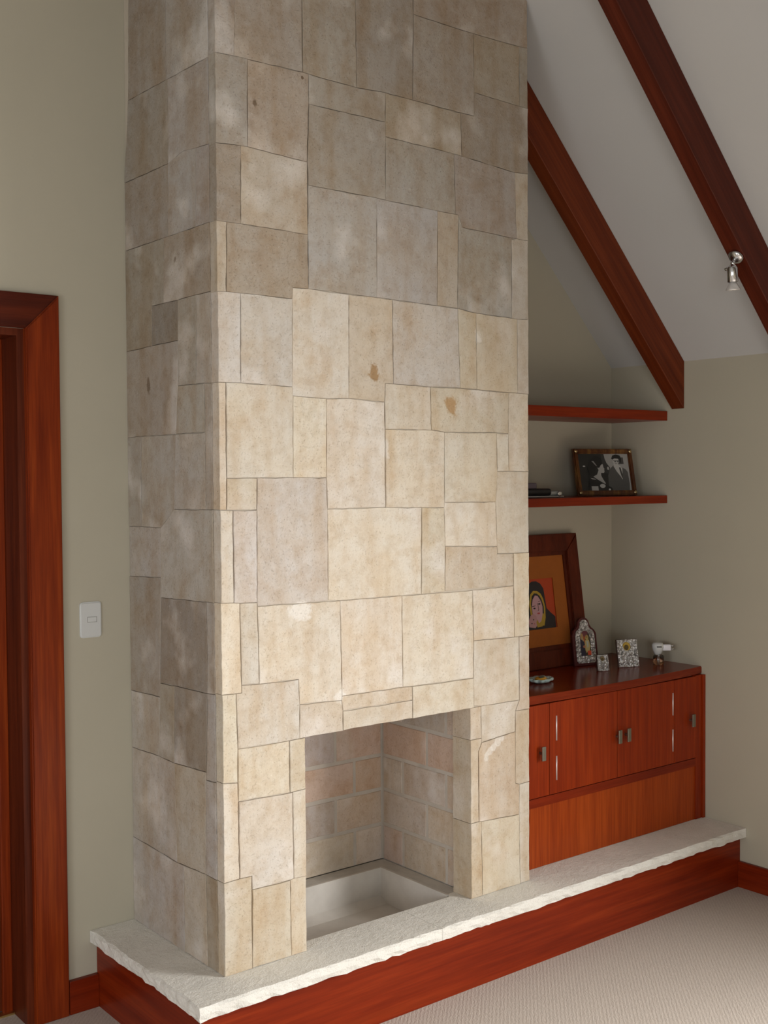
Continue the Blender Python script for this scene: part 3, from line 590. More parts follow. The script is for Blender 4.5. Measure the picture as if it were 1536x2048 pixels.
# throat plate closing the firebox at the top, ashy ledge and plastered pit
obj('throat_plate', (lambda b: (bmesh.ops.translate(b, vec=(0, 0, -H), verts=b.verts[:]), b)[1])(B(XLF, XRF, JD, YFB, 1.000, 1.012)), M_SOOT, fire)
ash_parts = []
PX0, PX1, PY0, PY1, PZ = .300, .921, .078, .448, .118
bm = bmesh.new()
box(bm, PX1, XRF, PY0-.01, YFB, .10, .2402); box(bm, XLF, PX0, PY0-.01, YFB, .10, .2402); box(bm, PX0, PX1, PY1, YFB, .10, .2402)
ash_parts.append(obj('ash_ledge', bm, M_SOOT))
bm = bmesh.new(); s_ = .012
# pit: slightly battered walls and floor
def quad(bm, *p): bm.faces.new([bm.verts.new(q) for q in p])
T_ = [(PX0, PY0), (PX1, PY0), (PX1, PY1), (PX0, PY1)]; Bt = [(PX0+.02, PY0), (PX1-.004, PY0), (PX1-.004, PY1-.004), (PX0+.02, PY1-.004)]
box(bm, PX0, PX1, PY0-.01, PY1, .095, PZ)
prism(bm, [(PX0, PY1-.010), (PX1, PY1-.010), (PX1, PY1), (PX0, PY1)], 'z', PZ, .2408)
prism(bm, [(PX1-.010, PY0), (PX1, PY0), (PX1, PY1-.010), (PX1-.010, PY1-.010)], 'z', PZ, .2408)
prism(bm, [(PX0, PY0), (PX0+.010, PY0), (PX0+.010, PY1-.010), (PX0, PY1-.010)], 'z', PZ, .2408)
prism(bm, [(PY1-.010, PZ), (PY1-.045, PZ), (PY1-.010, PZ+.022)], 'x', PX0+.01, PX1-.01)
ash_parts.append(obj('ash_pit', bm, M_PIT))

# ------------------------------------------------------------------ raised hearth
A_, B_, T = .1533, .1313, .0365
hearth = thing('raised_hearth', 'long low hearth with rough white stone top and red timber plinth under the fireplace', 'hearth', (0, 0, 0))
for o_ in ash_parts: o_.parent = hearth
def slab(pl, fronts):
    """pl outline CCW; edges whose index is in fronts are hewn and wavy"""
    rr = random.Random(5); n = len(pl); o = []
    for i in range(n):
        a, b = Vector(pl[i]), Vector(pl[(i+1) % n]); L = (b-a).length; k = max(1, int(L/.028)) if i in fronts else 1
        nn = Vector((-(b-a).y, (b-a).x)).normalized()
        prev = i-1 if i else n-1
        for j in range(k):
            o.append((a.lerp(b, j/k), nn, (i in fronts and j > 0) or (i in fronts and prev in fronts)))
    bm = bmesh.new(); rings = []
    for lev, (z, amp, off) in enumerate(((H, .0035, .007), (H-.006, .003, .001), (H-T*.55, .003, -.001), (H-T+.002, .0045, .001), (H-T, .0045, .004))):
        r = []
        for p, nn, w in o:
            q = Vector(p); dz = 0
            if w: q += nn*(off+rr.uniform(-amp, amp)); dz = rr.uniform(-.0035, .0030) if lev >= 3 else rr.uniform(-.001, 0) if lev == 0 else 0
            if lev >= 3 and dz < 0: dz = dz*.9
            r.append(bm.verts.new((q.x, q.y, z+dz)))
        rings.append(r)
    bm.faces.new(rings[0]); bm.faces.new(rings[-1][::-1]); m_ = len(o)
    for a, b in zip(rings, rings[1:]):
        for i in range(m_): bm.faces.new((a[i], a[(i+1) % m_], b[(i+1) % m_], b[i]))
    return obj('hearth_slab', bm, M_SLAB, hearth)
XJ = .706; y1 = .062
slab([(-A_, D-.002), (-A_, -B_), (XJ-.0008, -B_), (XJ-.0008, y1), (.268, y1), (.268, D-.002)], (0, 1))
slab([(XJ+.0008, y1), (XJ+.0008, -B_), (XR-.002, -B_), (XR-.002, D-.001), (.985, D-.001), (.985, .085), (.925, .085), (.905, y1)], (1,))
PF, PL = .1025, .1316; zt = H-T-.0045
bm = bmesh.new(); prism(bm, [(-PL, -PF), (XR-.001, -PF), (XR-.001, -PF+.02), (-PL+.02, -PF+.02)], 'z', 0, zt); obj('plinth_board', bm, M_WOODX, hearth)
bm = bmesh.new(); prism(bm, [(-PL, -PF), (-PL+.02, -PF+.02), (-PL+.02, D-.003), (-PL, D-.003)], 'z', 0, zt); obj('plinth_board', bm, M_WOODY, hearth)
bm = bmesh.new(); box(bm, -PL+.02, XR-.001, -PF+.02, D-.001, 0, .09); box(bm, -PL+.02, .24, -PF+.02, D-.001, .09, zt); box(bm, .99, XR-.001, -PF+.02, D-.001, .09, zt); box(bm, .24, .99, -PF+.02, .066, .09, zt)
obj('base_core', bm, M_FMORTAR, hearth)

# ------------------------------------------------------------------ ceiling beams
def beam(label, y0, y1, x0, x1=XR-.001, drop=.197, mt=M_BEAM2):
    bm = bmesh.new(); h_ = .001
    prism(bm, [(x0, zc(x0)-h_), (x0, zc(x0)-drop), (x1, zc(x1)-drop), (x1, zc(x1)-h_)], 'y', y0, y1)
    bmesh.ops.bevel(bm, geom=bm.edges[:], offset=.002, segments=1, affect='EDGES')
    o = obj('ceiling_beam', bm, mt); tag(o, label, 'beam', 'sloping timber rafters under the white ceiling'); return o
beam('red-brown sloping ceiling beam ending on the right wall beside the chimney', .171, .235, W+.003, mt=M_BEAM)
beam('darker sloping ceiling beam nearer the viewer, carrying the chrome spotlight', -.430, -.366, XRIDGE)
beam('sloping ceiling beam further into the room, third from the back wall', -1.030, -.966, XRIDGE)

# ------------------------------------------------------------------ recess shelves
def shelf(label, z0, z1):
    o = obj('wall_shelf', B(W+.004, XR-.001, .257, D-.001, z0, z1, bev=.0015), M_WOODX); return tag(o, label, 'shelf')
shelf('upper red wooden wall shelf, empty, in the recess', 1.880, 1.920)
shelf('lower red wooden wall shelf holding the black-and-white photograph', 1.533, 1.5655)

# ------------------------------------------------------------------ cabinet
ZC = .864; YC = .067
cab = thing('cabinet', 'red wooden cabinet with dark polished top standing in the recess', 'cabinet', (1.78, D, H))
CL = Vector((-1.78, -D, -H))
def cpart(name, bm, mat, parent=None, smooth=False):
    bmesh.ops.translate(bm, vec=CL, verts=bm.verts[:]); return obj(name, bm, mat, parent or cab, smooth)
def bow(x): return YC+.016-.022*(1-((x-1.78)/.54)**2)
xs = [W+.003+i*(XR-.001-W-.003)/24 for i in range(25)]
bm = bmesh.new(); prism(bm, [(x, bow(x)) for x in xs]+[(XR-.001, D-.002), (W+.003, D-.002)], 'z', ZC-.030, ZC)
es = [e_ for e_ in bm.edges if all(v.co.y < .12 for v in e_.verts) and abs(e_.verts[0].co.z-e_.verts[1].co.z) < 1e-5]
bmesh.ops.bevel(bm, geom=es, offset=.003, segments=2, affect='EDGES')
cpart('cabinet_top', bm, M_TOP)
ZD0, ZD1 = .497, .8325
bm = bmesh.new()
box(bm, W+.004, XR-.002, YC+.022, D-.002, H+.001, ZC-.031)
cpart('carcass', bm, M_WOODZ)
cpart('stile', B(2.262, 2.302, YC+.002, YC+.022, H+.001, ZD1), M_WOODZ)
cpart('end_panel', B(2.304, XR-.002, YC-.004, YC+.022, H+.001, ZD1), M_WOODZ)
cpart('rail', B(W+.004, 2.262, YC+.002, YC+.022, .462, .494), M_WOODX)
cpart('stile', B(W+.004, W+.045, YC+.002, YC+.022, H+.001, .462), M_WOODZ)
cpart('lower_panel', B(W+.045, 2.262, YC+.006, YC+.022, H+.001, .462), M_PANEL)
def door_leaf(x0, x1, hx, hinges):
    d = cpart('door', B(x0+.0015, x1-.0015, YC, YC+.020, ZD0, ZD1-.002, bev=.0012), M_WOODZ)
    bm = bmesh.new(); box(bm, hx-.0095, hx+.0095, YC-.022, YC-.016, .632, .683, bev=.0012); tube(bm, (hx, YC-.017, .6575), (hx, YC, .6575), .005, 10)
    cpart('handle', bm, M_STEEL, d)
    for x in hinges:
        for z0, z1 in ((.546, .634), (.691, .781)):
            bm = bmesh.new(); tube(bm, (x, YC-.0005, z0), (x, YC-.0005, z1), .0026, 10); cpart('hinge', bm, M_HINGE, d, True)
    return d
door_leaf(W+.004, 1.400, 1.350, ())
door_leaf(1.400, 1.775, 1.768, (1.436,))
door_leaf(1.775, 2.122, 1.820, (2.111,))
door_leaf(2.122, 2.262, 2.222, ())

# ------------------------------------------------------------------ flat pictures drawn as thin coloured shapes
def picture(name, layers, parent, w, h):
    """layers: list of (colour, outline in 0..1 units); a flat print in the local xz plane facing -y"""
    bm = bmesh.new(); mats = []
    for k, (c, pl) in enumerate(layers):
        m = flat(c, .45)
        if m not in mats: mats.append(m)
        y = -k*.00012
        vs = [bm.verts.new(((p[0]-.5)*w, y, p[1]*h)) for p in pl]
        f = bm.faces.new(vs); f.material_index = mats.index(m)
        f.normal_update()
        if f.normal.y > 0: f.normal_flip()
    me = bpy.data.meshes.new(name); bm.to_mesh(me); bm.free()
    for m in mats: me.materials.append(m)
    return link(bpy.data.objects.new(name, me), parent)
def ell(cx, cy, rx, ry, n=20, a0=0, a1=360): return [(cx+rx*math.cos(math.radians(a0+(a1-a0)*i/n)), cy+ry*math.sin(math.radians(a0+(a1-a0)*i/n))) for i in range(n if a1-a0 == 360 else n+1)]
def rect(a, b, c, d): return [(a, c), (b, c), (b, d), (a, d)]
def frame_ring(bm, w, h, t, y0, y1, mi=0):
    o = [(-w/2, 0), (w/2, 0), (w/2, h), (-w/2, h)]; i_ = [(-w/2+t, t), (w/2-t, t), (w/2-t, h-t), (-w/2+t, h-t)]
    for k in range(4):
        prism(bm, [o[k], o[(k+1) % 4], i_[(k+1) % 4], i_[k]], 'y', y0, y1, mi)
def leaning(name, label, cat, x, y, z, rz, lean):
    t = thing(name, label, cat, (x, y, z)); t.rotation_euler = (math.radians(lean), 0, math.radians(rz)); t.rotation_mode = 'XYZ'
    t.rotation_euler = (Matrix.Rotation(math.radians(rz), 4, 'Z') @ Matrix.Rotation(-math.radians(lean), 4, 'X')).to_euler(); return t

# large framed painting leaning on the wall
PWD, PH, PT = .52, .548, .073
pt = leaning('framed_painting', 'large orange-matted painting of a veiled woman in a wide dark wooden frame', 'painting', 1.792, .452, ZC+.0015, 0, 8)
bm = bmesh.new(); frame_ring(bm, PWD, PH, PT, -.004, .022)
bmesh.ops.bevel(bm, geom=[e_ for e_ in bm.edges if all(v.co.y < -.003 for v in e_.verts)], offset=.0035, segments=2, affect='EDGES')
obj('frame', bm, M_FRAME, pt)
bm = bmesh.new(); w_, h_ = PWD-2*PT+.0, PH-2*PT
o_ = [(-w_/2, PT), (w_/2, PT), (w_/2, PT+h_), (-w_/2, PT+h_)]; k_ = .016
i_ = [(-w_/2+k_, PT+k_), (w_/2-k_, PT+k_), (w_/2-k_, PT+h_-k_), (-w_/2+k_, PT+h_-k_)]
for k in range(4): prism(bm, [o_[k], o_[(k+1) % 4], i_[(k+1) % 4], i_[k]], 'y', .004, .016)
obj('inner_moulding', bm, M_FRAME, pt)
M_MAT = plain_noise('orange_mount_board', (.36,.105,.015), (.33,.095,.014), 30, .7)
bm = bmesh.new()
IX0, IX1, IZ0, IZ1 = -.092, .100, PT+.088, PT+.088+.206
for (a, b, c, d) in ((-w_/2, IX0, PT, PT+h_), (IX1, w_/2, PT, PT+h_), (IX0, IX1, PT, IZ0), (IX0, IX1, IZ1, PT+h_)): box(bm, a, b, .010, .012, c, d)
obj('mount', bm, M_MAT, pt)
obj('backing', B(-w_/2, w_/2, .0145, .020, PT, PT+h_), M_FRAME, pt)
L_ = [((.42,.045,.006), rect(0, 1, 0, 1)),
      ((.020,.014,.016), [(.10,0),(.98,0),(.98,.22),(.86,.30),(.74,.40),(.72,.60),(.70,.80),(.62,.90),(.50,.955),(.36,.955),(.24,.90),(.15,.78),(.12,.5)]),
      ((.42,.27,.025), [(.25,.10),(.62,.06),(.68,.22),(.70,.44),(.66,.60),(.60,.70),(.50,.76),(.38,.77),(.28,.70),(.22,.5)]),
      ((.025,.016,.018), [(.29,.30),(.64,.30),(.655,.44),(.61,.58),(.56,.66),(.48,.71),(.40,.72),(.32,.66),(.27,.5)]),
      ((.52,.30,.32), [(.30,.26),(.34,.16),(.44,.10),(.54,.16),(.60,.30),(.615,.44),(.58,.56),(.50,.66),(.42,.675),(.34,.60),(.29,.46)]),
      ((.46,.25,.25), [(.16,.06),(.34,.03),(.42,.10),(.40,.26),(.32,.32),(.22,.28),(.15,.18)]),
      ((.40,.25,.03), [(.40,.04),(.56,.05),(.62,.18),(.56,.14),(.46,.12),(.42,.20),(.38,.14)]),
      ((.02,.015,.02), ell(.525, .50, .035, .016)), ((.02,.015,.02), ell(.365, .42, .035, .016)),
      ((.05,.02,.02), [(.47,.52),(.482,.52),(.495,.38),(.46,.36),(.455,.37),(.48,.385)]),
      ((.05,.02,.02), [(.30,.47),(.40,.475),(.40,.465),(.30,.455)]), ((.05,.02,.02), [(.49,.55),(.57,.565),(.57,.555),(.49,.54)]),
      ((.45,.08,.09), ell(.475, .315, .045, .016)),
      ((.02,.015,.02), ell(.30, .20, .02, .012)), ((.02,.015,.02), ell(.24, .13, .02, .012)), ((.40,.08,.09), ell(.31, .12, .02, .010))]
pc = picture('canvas', L_, pt, IX1-IX0, IZ1-IZ0); pc.location = ((IX0+IX1)/2, .0135, IZ0)

# black-and-white photograph
bw = leaning('photo_frame', 'gilt-brown framed black-and-white photograph of a woman and a man in a suit, on lower shelf', 'photo frame', 2.103, .398, 1.5665, -15, 13)
FW, FH, FT = .292, .2, .021
M_GILT = wood_mat('bronze_gilt_frame', (.10,.035,.010), (.05,.012,.006), (.26,.13,.03), axis=2, rough=.3, coat=.4)
bm = bmesh.new(); frame_ring(bm, FW, FH, FT, -.012, .004)
bmesh.ops.bevel(bm, geom=[e_ for e_ in bm.edges if all(v.co.y < -.011 for v in e_.verts)], offset=.004, segments=2, affect='EDGES')
obj('frame', bm, M_GILT, bw)
bm = bmesh.new()
for sx in (-1, 1):
    for z in (FT/2, FH-FT/2): lathe(bm, [(.0085, 0), (.007, .003), (.003, .0045)], 12, 0, Matrix.Translation((sx*(FW/2-FT/2), -.012, z)) @ Matrix.Rotation(math.radians(90), 4, 'X'))
obj('corner_boss', bm, mat_base('worn_gold', (.55,.42,.22), .3, .9), bw, True)
obj('backing', B(-FW/2+.004, FW/2-.004, .004, .008, .004, FH-.004), M_BLACK, bw)
bm = bmesh.new(); prism(bm, [(-.03, .14), (.03, .14), (.045, .004), (-.045, .004)], 'y', 0, .003)
bmesh.ops.transform(bm, matrix=Matrix.Translation((0, .009, 0)) @ Matrix.Translation((0, 0, .14)) @ Matrix.Rotation(math.radians(24), 4, 'X') @ Matrix.Translation((0, 0, -.14)), verts=bm.verts[:])
obj('stand', bm, M_BLACK, bw)
g_ = lambda v: (v, v, v*.97)
P_ = [(g_(.020), rect(0, 1, 0, 1)),
      (g_(.30), [(.52,1),(1,1),(1,0),(.80,0),(.62,.5),(.55,.66)]), (g_(.035), [(.50,1),(.56,.74),(.62,.62),(.58,.45),(.48,.5),(.46,1)]),
      (g_(.06), rect(.78, .90, .72, .90)),                                                     # dark picture on the wall behind
      (g_(.075), [(.54,0),(.56,.42),(.62,.60),(.70,.70),(.80,.66),(.92,.58),(.96,.50),(.97,.20),(.955,0)]),
      (g_(.42), [(.70,.74),(.80,.70),(.86,.60),(.84,.30),(.80,.40),(.74,.52),(.69,.66)]),         # shirt
      (g_(.035), [(.795,.63),(.825,.63),(.85,.44),(.845,.32),(.825,.38),(.805,.52)]),             # tie
      (g_(.40), ell(.745, .80, .062, .105)),                                                   # face
      (g_(.015), [(.66,.86),(.69,.95),(.76,.98),(.84,.95),(.86,.86),(.85,.72),(.825,.80),(.82,.86),(.72,.87),(.69,.84)]),
      (g_(.04), rect(.69, .81, .805, .815)), (g_(.10), ell(.735, .79, .02, .02, 10)), (g_(.10), ell(.785, .79, .02, .02, 10)), (g_(.14), ell(.745, .735, .022, .008, 10)),
      (g_(.34), [(.26,.38),(.34,.44),(.38,.56),(.36,.62),(.40,.62),(.44,.70),(.475,.72),(.485,.62),(.50,.585),(.49,.57),(.495,.52),(.48,.48),(.42,.48),(.42,.40),(.45,.30),(.49,.20),(.44,.14),(.34,.28)]),
      (g_(.012), [(.20,.40),(.16,.62),(.22,.80),(.32,.93),(.42,.92),(.46,.84),(.47,.72),(.43,.70),(.395,.62),(.36,.66),(.32,.60),(.30,.46),(.26,.40)]),
      (g_(.20), [(.26,.80),(.30,.80),(.36,.66),(.33,.68)]),
      (g_(.014), [(.14,.0),(.18,.34),(.26,.38),(.36,.28),(.50,.16),(.60,.08),(.62,0)]),
      (g_(.45), [(.20,.345),(.28,.325),(.31,.30),(.24,.31)]),
      (g_(.36), rect(.20, .33, .0, .125)), (g_(.42), ell(.42, .13, .055, .055)), (g_(.42), ell(.10, .66, .025, .02)), (g_(.35), ell(.57, .60, .02, .045)), (g_(.55), ell(.55, .03, .02, .03, 8))]
ph = picture('photograph', P_, bw, FW-2*FT+.002, FH-2*FT+.002); ph.location = (0, -.004, FT-.001)

# arched icon in a silver cover
def arch(w, hs, ht, n=5):       # trefoil-topped outline
    r = w*.250; zt_ = ht-r*.95; rx = w/2-r; zs = hs
    o = [(-w/2, 0), (w/2, 0)]
    half = [(w/2, zs-.004), (w/2-.0015, zs-.0005)]+[(r+(rx-.003)*math.cos(math.radians(a)), zs+.023*math.sin(math.radians(a))) for a in (0, 25, 50, 75)]
    half += [(r*math.cos(math.radians(a)), zt_+r*math.sin(math.radians(a))) for a in (-12, 10, 32, 54, 74)]
    o += half+[(0, zt_+r)]+[(-x, z) for x, z in reversed(half)]
    return o
ic = leaning('arched_icon', 'arched silver icon of mother and child on a dark red board, small square red sticker', 'icon', 1.976, .398, ZC+.0008, -14, 9)
IW, IHS, IHT = .118, .132, .198
bm = bmesh.new(); prism(bm, arch(IW, IHS, IHT), 'y', 0, .012); bmesh.ops.bevel(bm, geom=bm.edges[:], offset=.0015, segments=1, affect='EDGES')
obj('board', bm, mat_base('deep_red_velvet', (.070,.006,.006), .6), ic)
# silver cover with an arched window
def sc(pl, k, kz, dx=0, dz=0): return [(x*k+dx, z*kz+dz) for x, z in pl]
oa = sc(arch(IW, IHS, IHT), .80, .90, 0, .0105)
ia = [(-.0255, .040), (.0255, .040), (.0255, .110)] + [(.0255*math.cos(math.radians(a)), .110+.034*math.sin(math.radians(a))) for a in (20, 40, 60, 80, 100, 120, 140, 160)] + [(-.0255, .110)]
bm = bmesh.new()
def ringface(bm, oa, ia, y0, y1):
    N = 48
    def res(pl):
        out = []; cx, cz = 0, .09
        for i in range(N):
            a = 2*math.pi*(i+.5)/N; d = (math.cos(a), math.sin(a)); best = 1
            for p, q in zip(pl, pl[1:]+pl[:1]):
                ex, ez = q[0]-p[0], q[1]-p[1]; den = d[0]*ez-d[1]*ex
                if abs(den) < 1e-9: continue
                t = ((p[0]-cx)*ez-(p[1]-cz)*ex)/den; s = ((p[0]-cx)*d[1]-(p[1]-cz)*d[0])/den
                if t > 0 and -1e-6 <= s <= 1+1e-6: best = t if best == 1 else max(best, t)
            out.append((cx+best*d[0], cz+best*d[1]))
        return out
    O, I = res(oa), res(ia); vs = []
    for pl, y in ((O, y1), (O, y0), (I, y0), (I, y1)): vs.append([bm.verts.new((x, y, z)) for x, z in pl])
    for a, b in zip(vs, vs[1:]+vs[:1]):
        for i in range(N): bm.faces.new((a[i], a[(i+1) % N], b[(i+1) % N], b[i]))
ringface(bm, oa, ia, -.0035, 0)
rr = random.Random(3)
for i in range(60):
    a = rr.uniform(0, 2*math.pi); x = rr.uniform(-.043, .043); z = rr.uniform(.014, .168)
    if (abs(x) < .029 and .037 < z < .146) or (z > .130 and abs(x) > .022): continue
    bmesh.ops.create_icosphere(bm, subdivisions=1, radius=rr.uniform(.0016, .0032), matrix=Matrix.Translation((x, -.0035, z)))
obj('silver_cover', bm, M_SILVER, ic)
I_ = [((.06,.045,.02), rect(0, 1, 0, .98)), ((.16,.04,.05), [(.05,.72),(.2,.92),(.5,1),(.8,.93),(.75,.7),(.4,.75)]),
      ((.025,.020,.045), [(0,0),(0,.66),(.12,.72),(.34,.60),(.46,.44),(.42,.2),(.5,0)]), ((.40,.25,.10), ell(.22, .75, .13, .13)), ((.45,.30,.16), [(.15,.72),(.32,.72),(.42,.55),(.28,.58)]),
      ((.42,.10,.02), [(.34,.76),(.52,.74),(.50,.50),(.42,.46)]), ((.50,.38,.14), ell(.68, .70, .15, .11)), ((.38,.22,.06), ell(.66, .74, .11, .06)),
      ((.55,.42,.18), [(.48,.60),(.85,.62),(.96,.36),(.88,.20),(.62,.14),(.56,.10),(.46,.22),(.44,.40)]), ((.50,.52,.44), [(.60,.58),(.80,.56),(.78,.34),(.66,.30)]), ((.40,.16,.09), ell(.38, .36, .12, .05)),
      ((.72,.09,.035), rect(.66, 1.0, .02, .19))]
pi = picture('painted_panel', I_, ic, .052, .106); pi.location = (0, -.0008, .040)
obj('strut', (lambda b: (bmesh.ops.transform(b, matrix=Matrix.Translation((0, .012, .12)) @ Matrix.Rotation(math.radians(12), 4, 'X') @ Matrix.Translation((0, 0, -.118)), verts=b.verts[:]), b)[1])(B(-.02, .02, 0, .003, 0, .118)), M_BLACK, ic)

# two small silver icons
def small_icon(label, x, y, rz, w, h, halo):
    t = leaning('silver_icon', label, 'icon', x, y, ZC+.0008, rz, 11)
    obj('board', B(-w/2, w/2, 0, .008, 0, h, bev=.001), mat_base('dark_icon_board', (.05,.022,.012), .5), t)
    bm = bmesh.new(); k = w/.095
    box(bm, -w/2+.002, w/2-.002, -.0015, 0, .002, h-.002)
    frame_ring(bm, w-.004, h-.003, .007*k, -.004, -.0015)
    for v in bm.verts: pass
    # relief figure: head, halo arch, shoulders and robe
    lathe(bm, [(.017*k, 0), (.017*k, .002), (.013*k, .0028), (.011*k, .0015)], 24, 0, Matrix.Translation((-.006*k, -.0015, h*.70)) @ Matrix.Rotation(math.radians(90), 4, 'X'))
    prism(bm, [(-.034*k, h*.10), (.030*k, h*.10), (.026*k, h*.42), (.010*k, h*.56), (-.020*k, h*.56), (-.032*k, h*.40)], 'y', -.005, -.0015)
    prism(bm, [(-.004*k, h*.12), (.018*k, h*.12), (.020*k, h*.44), (.004*k, h*.50)], 'y', -.007, -.0045)
    r5 = random.Random(int(w*1000))
    for i in range(34):
        x_ = r5.uniform(-w/2+.010*k, w/2-.010*k); z_ = r5.uniform(.012*k, h-.012*k)
        bmesh.ops.create_icosphere(bm, subdivisions=1, radius=r5.uniform(.0012, .0028)*k, matrix=Matrix.Translation((x_, -.003, z_)))
    obj('silver_relief', bm, M_SILVER, t)
    gb = bmesh.new(); lathe(gb, [(.0185*k, 0), (.0165*k, .0025)], 20, 0, Matrix.Translation((-.004*k, -.0022, h*.735)) @ Matrix.Rotation(math.radians(90), 4, 'X')); obj('halo', gb, mat_base('gilt_halo', halo, .35, .6), t)
    hb = bmesh.new(); lathe(hb, [(.0115*k, 0), (.009*k, .0042)], 16, 0, Matrix.Translation((-.006*k, -.003, h*.70)) @ Matrix.Rotation(math.radians(90), 4, 'X'))
    obj('face', hb, flat((.09,.06,.02), .5), t)
    obj('strut', (lambda b: (bmesh.ops.transform(b, matrix=Matrix.Translation((0, .008, h*.6)) @ Matrix.Rotation(math.radians(22), 4, 'X') @ Matrix.Translation((0, 0, -h*.59)), verts=b.verts[:]), b)[1])(B(-.010*k, .010*k, 0, .002, 0, h*.59)), M_BLACK, t)
small_icon('tiny square silver icon standing in front of the arched one', 1.925, .266, -22, .052, .066, (.30,.24,.14))
small_icon('rectangular silver icon with gilt halo between arched icon and plug-in vaporiser', 2.078, .262, -20, .096, .114, (.55,.38,.08))

# plug-in vaporiser
va = thing('plug_in_vaporiser', 'white plug-in vaporiser with small glass bottle and two pins on cabinet top', 'vaporiser', (2.221, .224, ZC+.0005), math.radians(-38))
bm = bmesh.new(); lathe(bm, [(.020, 0), (.0225, .003), (.0225, .034), (.019, .039), (.012, .042), (.012, .046)], 24); o = obj('bottle', bm, M_GLASS, va, True)
bm = bmesh.new(); lathe(bm, [(.017, 0), (.019, .003), (.019, .028)], 24); obj('liquid', bm, M_LIQ, o, True).location = (0, 0, .003)
bm = bmesh.new(); tube(bm, (0, 0, .006), (0, 0, .045), .0028, 10); obj('wick', bm, M_WHITE2, o, True)
bm = bmesh.new()
lathe(bm, [(.011, 0), (.014, .004), (.020, .016), (.0245, .030), (.0245, .042), (.019, .049), (.008, .051)], 24, 0, Matrix.Translation((-.003, 0, .041)))
obj('head', bm, M_WHITE, va, True)
bm = bmesh.new(); box(bm, -.013, .007, -.0262, -.0215, .0740, .0790, bev=.0008); obj('vent_slot', bm, M_BLACK, va)
bm = bmesh.new(); box(bm, .015, .050, -.0125, .0125, .058, .084, bev=.004); obj('plug_body', bm, M_WHITE2, va, True)
for zz in (.064, .077):
    bm = bmesh.new(); tube(bm, (.049, 0, zz), (.068, 0, zz), .0020, 10); obj('pin', bm, M_CHROME, va, True)

# scalloped ornament
orn = thing('scalloped_ornament', 'small scalloped ornament in pale teal, white and orange lying on cabinet top', 'ornament', (1.543, .247, ZC+.001), math.radians(20))
bm = bmesh.new(); N = 54
def scal(r, k, z): return [((r*(1+k*abs(math.sin(4.5*2*math.pi*i/N))))*math.cos(2*math.pi*i/N)*1.35, (r*(1+k*abs(math.sin(4.5*2*math.pi*i/N))))*math.sin(2*math.pi*i/N), z) for i in range(N)]
rings = [[bm.verts.new(p) for p in scal(*q)] for q in ((.018, .02, 0), (.030, .25, .006), (.034, .36, .015), (.033, .33, .018), (.025, .15, .012), (.012, 0, .008))]
for a, b in zip(rings, rings[1:]):
    for i in range(N): bm.faces.new((a[i], a[(i+1) % N], b[(i+1) % N], b[i]))
bm.faces.new(rings[0][::-1]); bm.faces.new(rings[-1]); obj('dish', bm, mat_base('pale_teal_glaze', (.46,.60,.58), .2), orn, True)
bm = bmesh.new(); lathe(bm, [(.021, .0125), (.023, .016), (.014, .021), (.004, .023)], 20)
bmesh.ops.scale(bm, vec=(1.3, 1, 1), verts=bm.verts[:]); obj('glazed_centre', bm, mat_base('orange_yellow_glaze', (.62,.30,.03), .25), orn, True)
bm = bmesh.new(); prism(bm, [(-.028, -.010), (-.006, -.016), (.010, -.004), (-.010, .006)], 'z', .022, .0245); obj('painted_leaf', bm, mat_base('dark_glaze', (.03,.08,.07), .3), orn)
for i in range(5):
    bm = bmesh.new(); bmesh.ops.create_uvsphere(bm, u_segments=12, v_segments=8, radius=.0085, matrix=Matrix.Translation((.040+.006*math.cos(i), -.024+.012*i, .0095)) @ Matrix.Diagonal((1, 1, .9, 1)))
    obj('bead', bm, mat_base('white_teal_glaze', (.62,.70,.68), .25), orn, True)

# small camcorder-like gadget lying on the lower shelf
gd = thing('camera', 'small black and silver compact camera lying on the lower shelf near the chimney', 'camera', (1.665, .375, 1.5660), math.radians(-12))
bm = bmesh.new(); box(bm, -.10, .104, -.028, .028, 0, .0070, bev=.003); obj('silver_base', bm, mat_base('matte_silver', (.45,.46,.45), .3, .7), gd, True)
bm = bmesh.new(); box(bm, -.095, .048, -.027, .027, .0072, .036, bev=.010); obj('black_body', bm, M_BLACK, gd, True)
bm = bmesh.new(); box(bm, .040, .096, -.022, .022, .0072, .026, bev=.006); obj('silver_grip', bm, mat_base('satin_silver', (.40,.42,.40), .35, .6), gd, True)
bm = bmesh.new(); lathe(bm, [(.010, 0), (.010, .016), (.008, .018)], 20, 0, Matrix.Translation((.083, -.024, .014)) @ Matrix.Rotation(math.radians(90), 4, 'X')); bmesh.ops.scale(bm, vec=(1, .35, 1), space=Matrix.Translation((0, .024, 0)), verts=bm.verts[:])
obj('lens_ring', bm, M_CHROME, gd, True)
bm = bmesh.new(); box(bm, -.080, -.018, -.018, .016, .0355, .058, bev=.004); obj('viewfinder', bm, mat_base('dark_mauve_plastic', (.12,.09,.11), .4), gd, True)

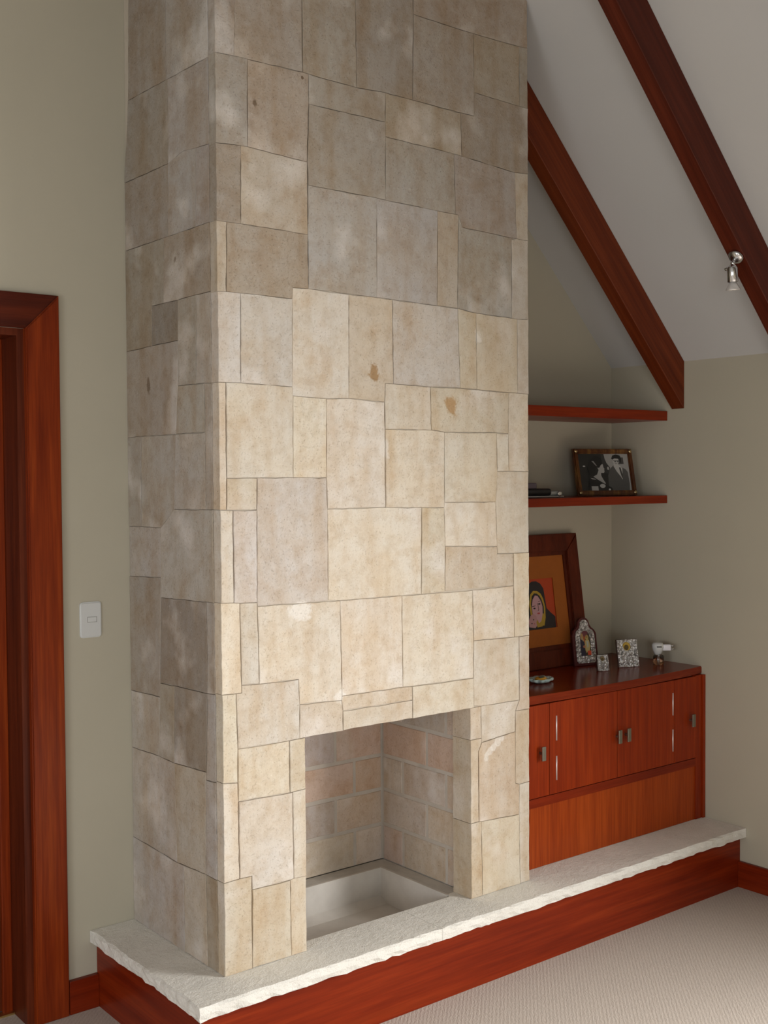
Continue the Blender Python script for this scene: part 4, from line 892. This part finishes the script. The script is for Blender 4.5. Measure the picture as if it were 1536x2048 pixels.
# light switch left of the chimney
sw = thing('light_switch', 'white wall switch plate with small rocker between door casing and chimney', 'light switch', (-.1365, D, 1.2155))
bm = bmesh.new(); pts = []
for cx_, cz_, a0 in ((.0255, .046, 0), (-.0255, .046, 90), (-.0255, -.046, 180), (.0255, -.046, 270)):
    for a in (0, 30, 60, 90): pts.append((cx_+.010*math.cos(math.radians(a0+a)), cz_+.0095*math.sin(math.radians(a0+a))))
prism(bm, pts, 'y', -.008, -.0002)
bmesh.ops.bevel(bm, geom=[e_ for e_ in bm.edges if all(v.co.y < -.007 for v in e_.verts)], offset=.004, segments=3, affect='EDGES')
obj('plate', bm, M_WHITE, sw)
bm = bmesh.new(); frame_ring(bm, .0305, .0175, .0008, -.0086, -.0079); bmesh.ops.translate(bm, vec=(.003, 0, -.0078), verts=bm.verts[:]); obj('rocker_gap', bm, mat_base('shadow_gap_plastic', (.22,.21,.18), .6), sw)
bm = bmesh.new(); box(bm, -.0110, .0170, -.0098, -.0078, -.0060, .0080, bev=.0006); obj('rocker', bm, M_WHITE, sw)

# spotlight under the nearer beam
sp = thing('spotlight', 'small chrome spotlight with clear bulb fixed under the nearer ceiling beam', 'spotlight', (1.853, -.399, zc(1.853)-.199))
nrm = Vector((-SL, 0, -1)).normalized(); M = nrm.to_track_quat('Z', 'Y').to_matrix().to_4x4()
bm = bmesh.new(); lathe(bm, [(.027, 0), (.0275, .004), (.024, .010), (.014, .014), (.006, .0155)], 28, 0, M); obj('mounting_plate', bm, M_CHROME, sp, True)
e1 = nrm*.014; e2 = nrm*.034+Vector((.006, 0, -.002))
bm = bmesh.new(); tube(bm, e1, e2, .0055, 12); bmesh.ops.create_uvsphere(bm, u_segments=14, v_segments=10, radius=.0088, matrix=Matrix.Translation(e2)); obj('swivel', bm, M_CHROME, sp, True)
dn = Vector((.10, .03, -1)).normalized(); M3 = Matrix.Translation(e2+Vector((-.004, 0, -.004))) @ dn.to_track_quat('Z', 'Y').to_matrix().to_4x4()
bm = bmesh.new(); lathe(bm, [(.006, 0), (.0165, .008), (.0185, .014), (.0185, .060), (.0165, .062), (.0165, .058), (.010, .055)], 28, 0, M3, cap=False); obj('lamp_body', bm, M_CHROME, sp, True)
bm = bmesh.new(); tube(bm, M3 @ Vector((.018, 0, .014)), M3 @ Vector((.026, 0, .016)), .005, 12); obj('tilt_screw', bm, M_STEEL, sp, True)
bm = bmesh.new(); lathe(bm, [(.008, .052), (.010, .062), (.0150, .068), (.0245, .086), (.0250, .090), (.0225, .090), (.0140, .072)], 28, 0, M3, cap=False)
bmesh.ops.transform(bm, matrix=Matrix(), verts=bm.verts[:]); obj('bulb_glass', bm, mat_base('frosted_bulb_glass', (.70,.68,.66), .12, .3), sp, True)
bm = bmesh.new(); bmesh.ops.create_uvsphere(bm, u_segments=10, v_segments=8, radius=.006, matrix=M3 @ Matrix.Translation((0, 0, .084))); obj('filament_capsule', bm, M_GLASS, sp, True)
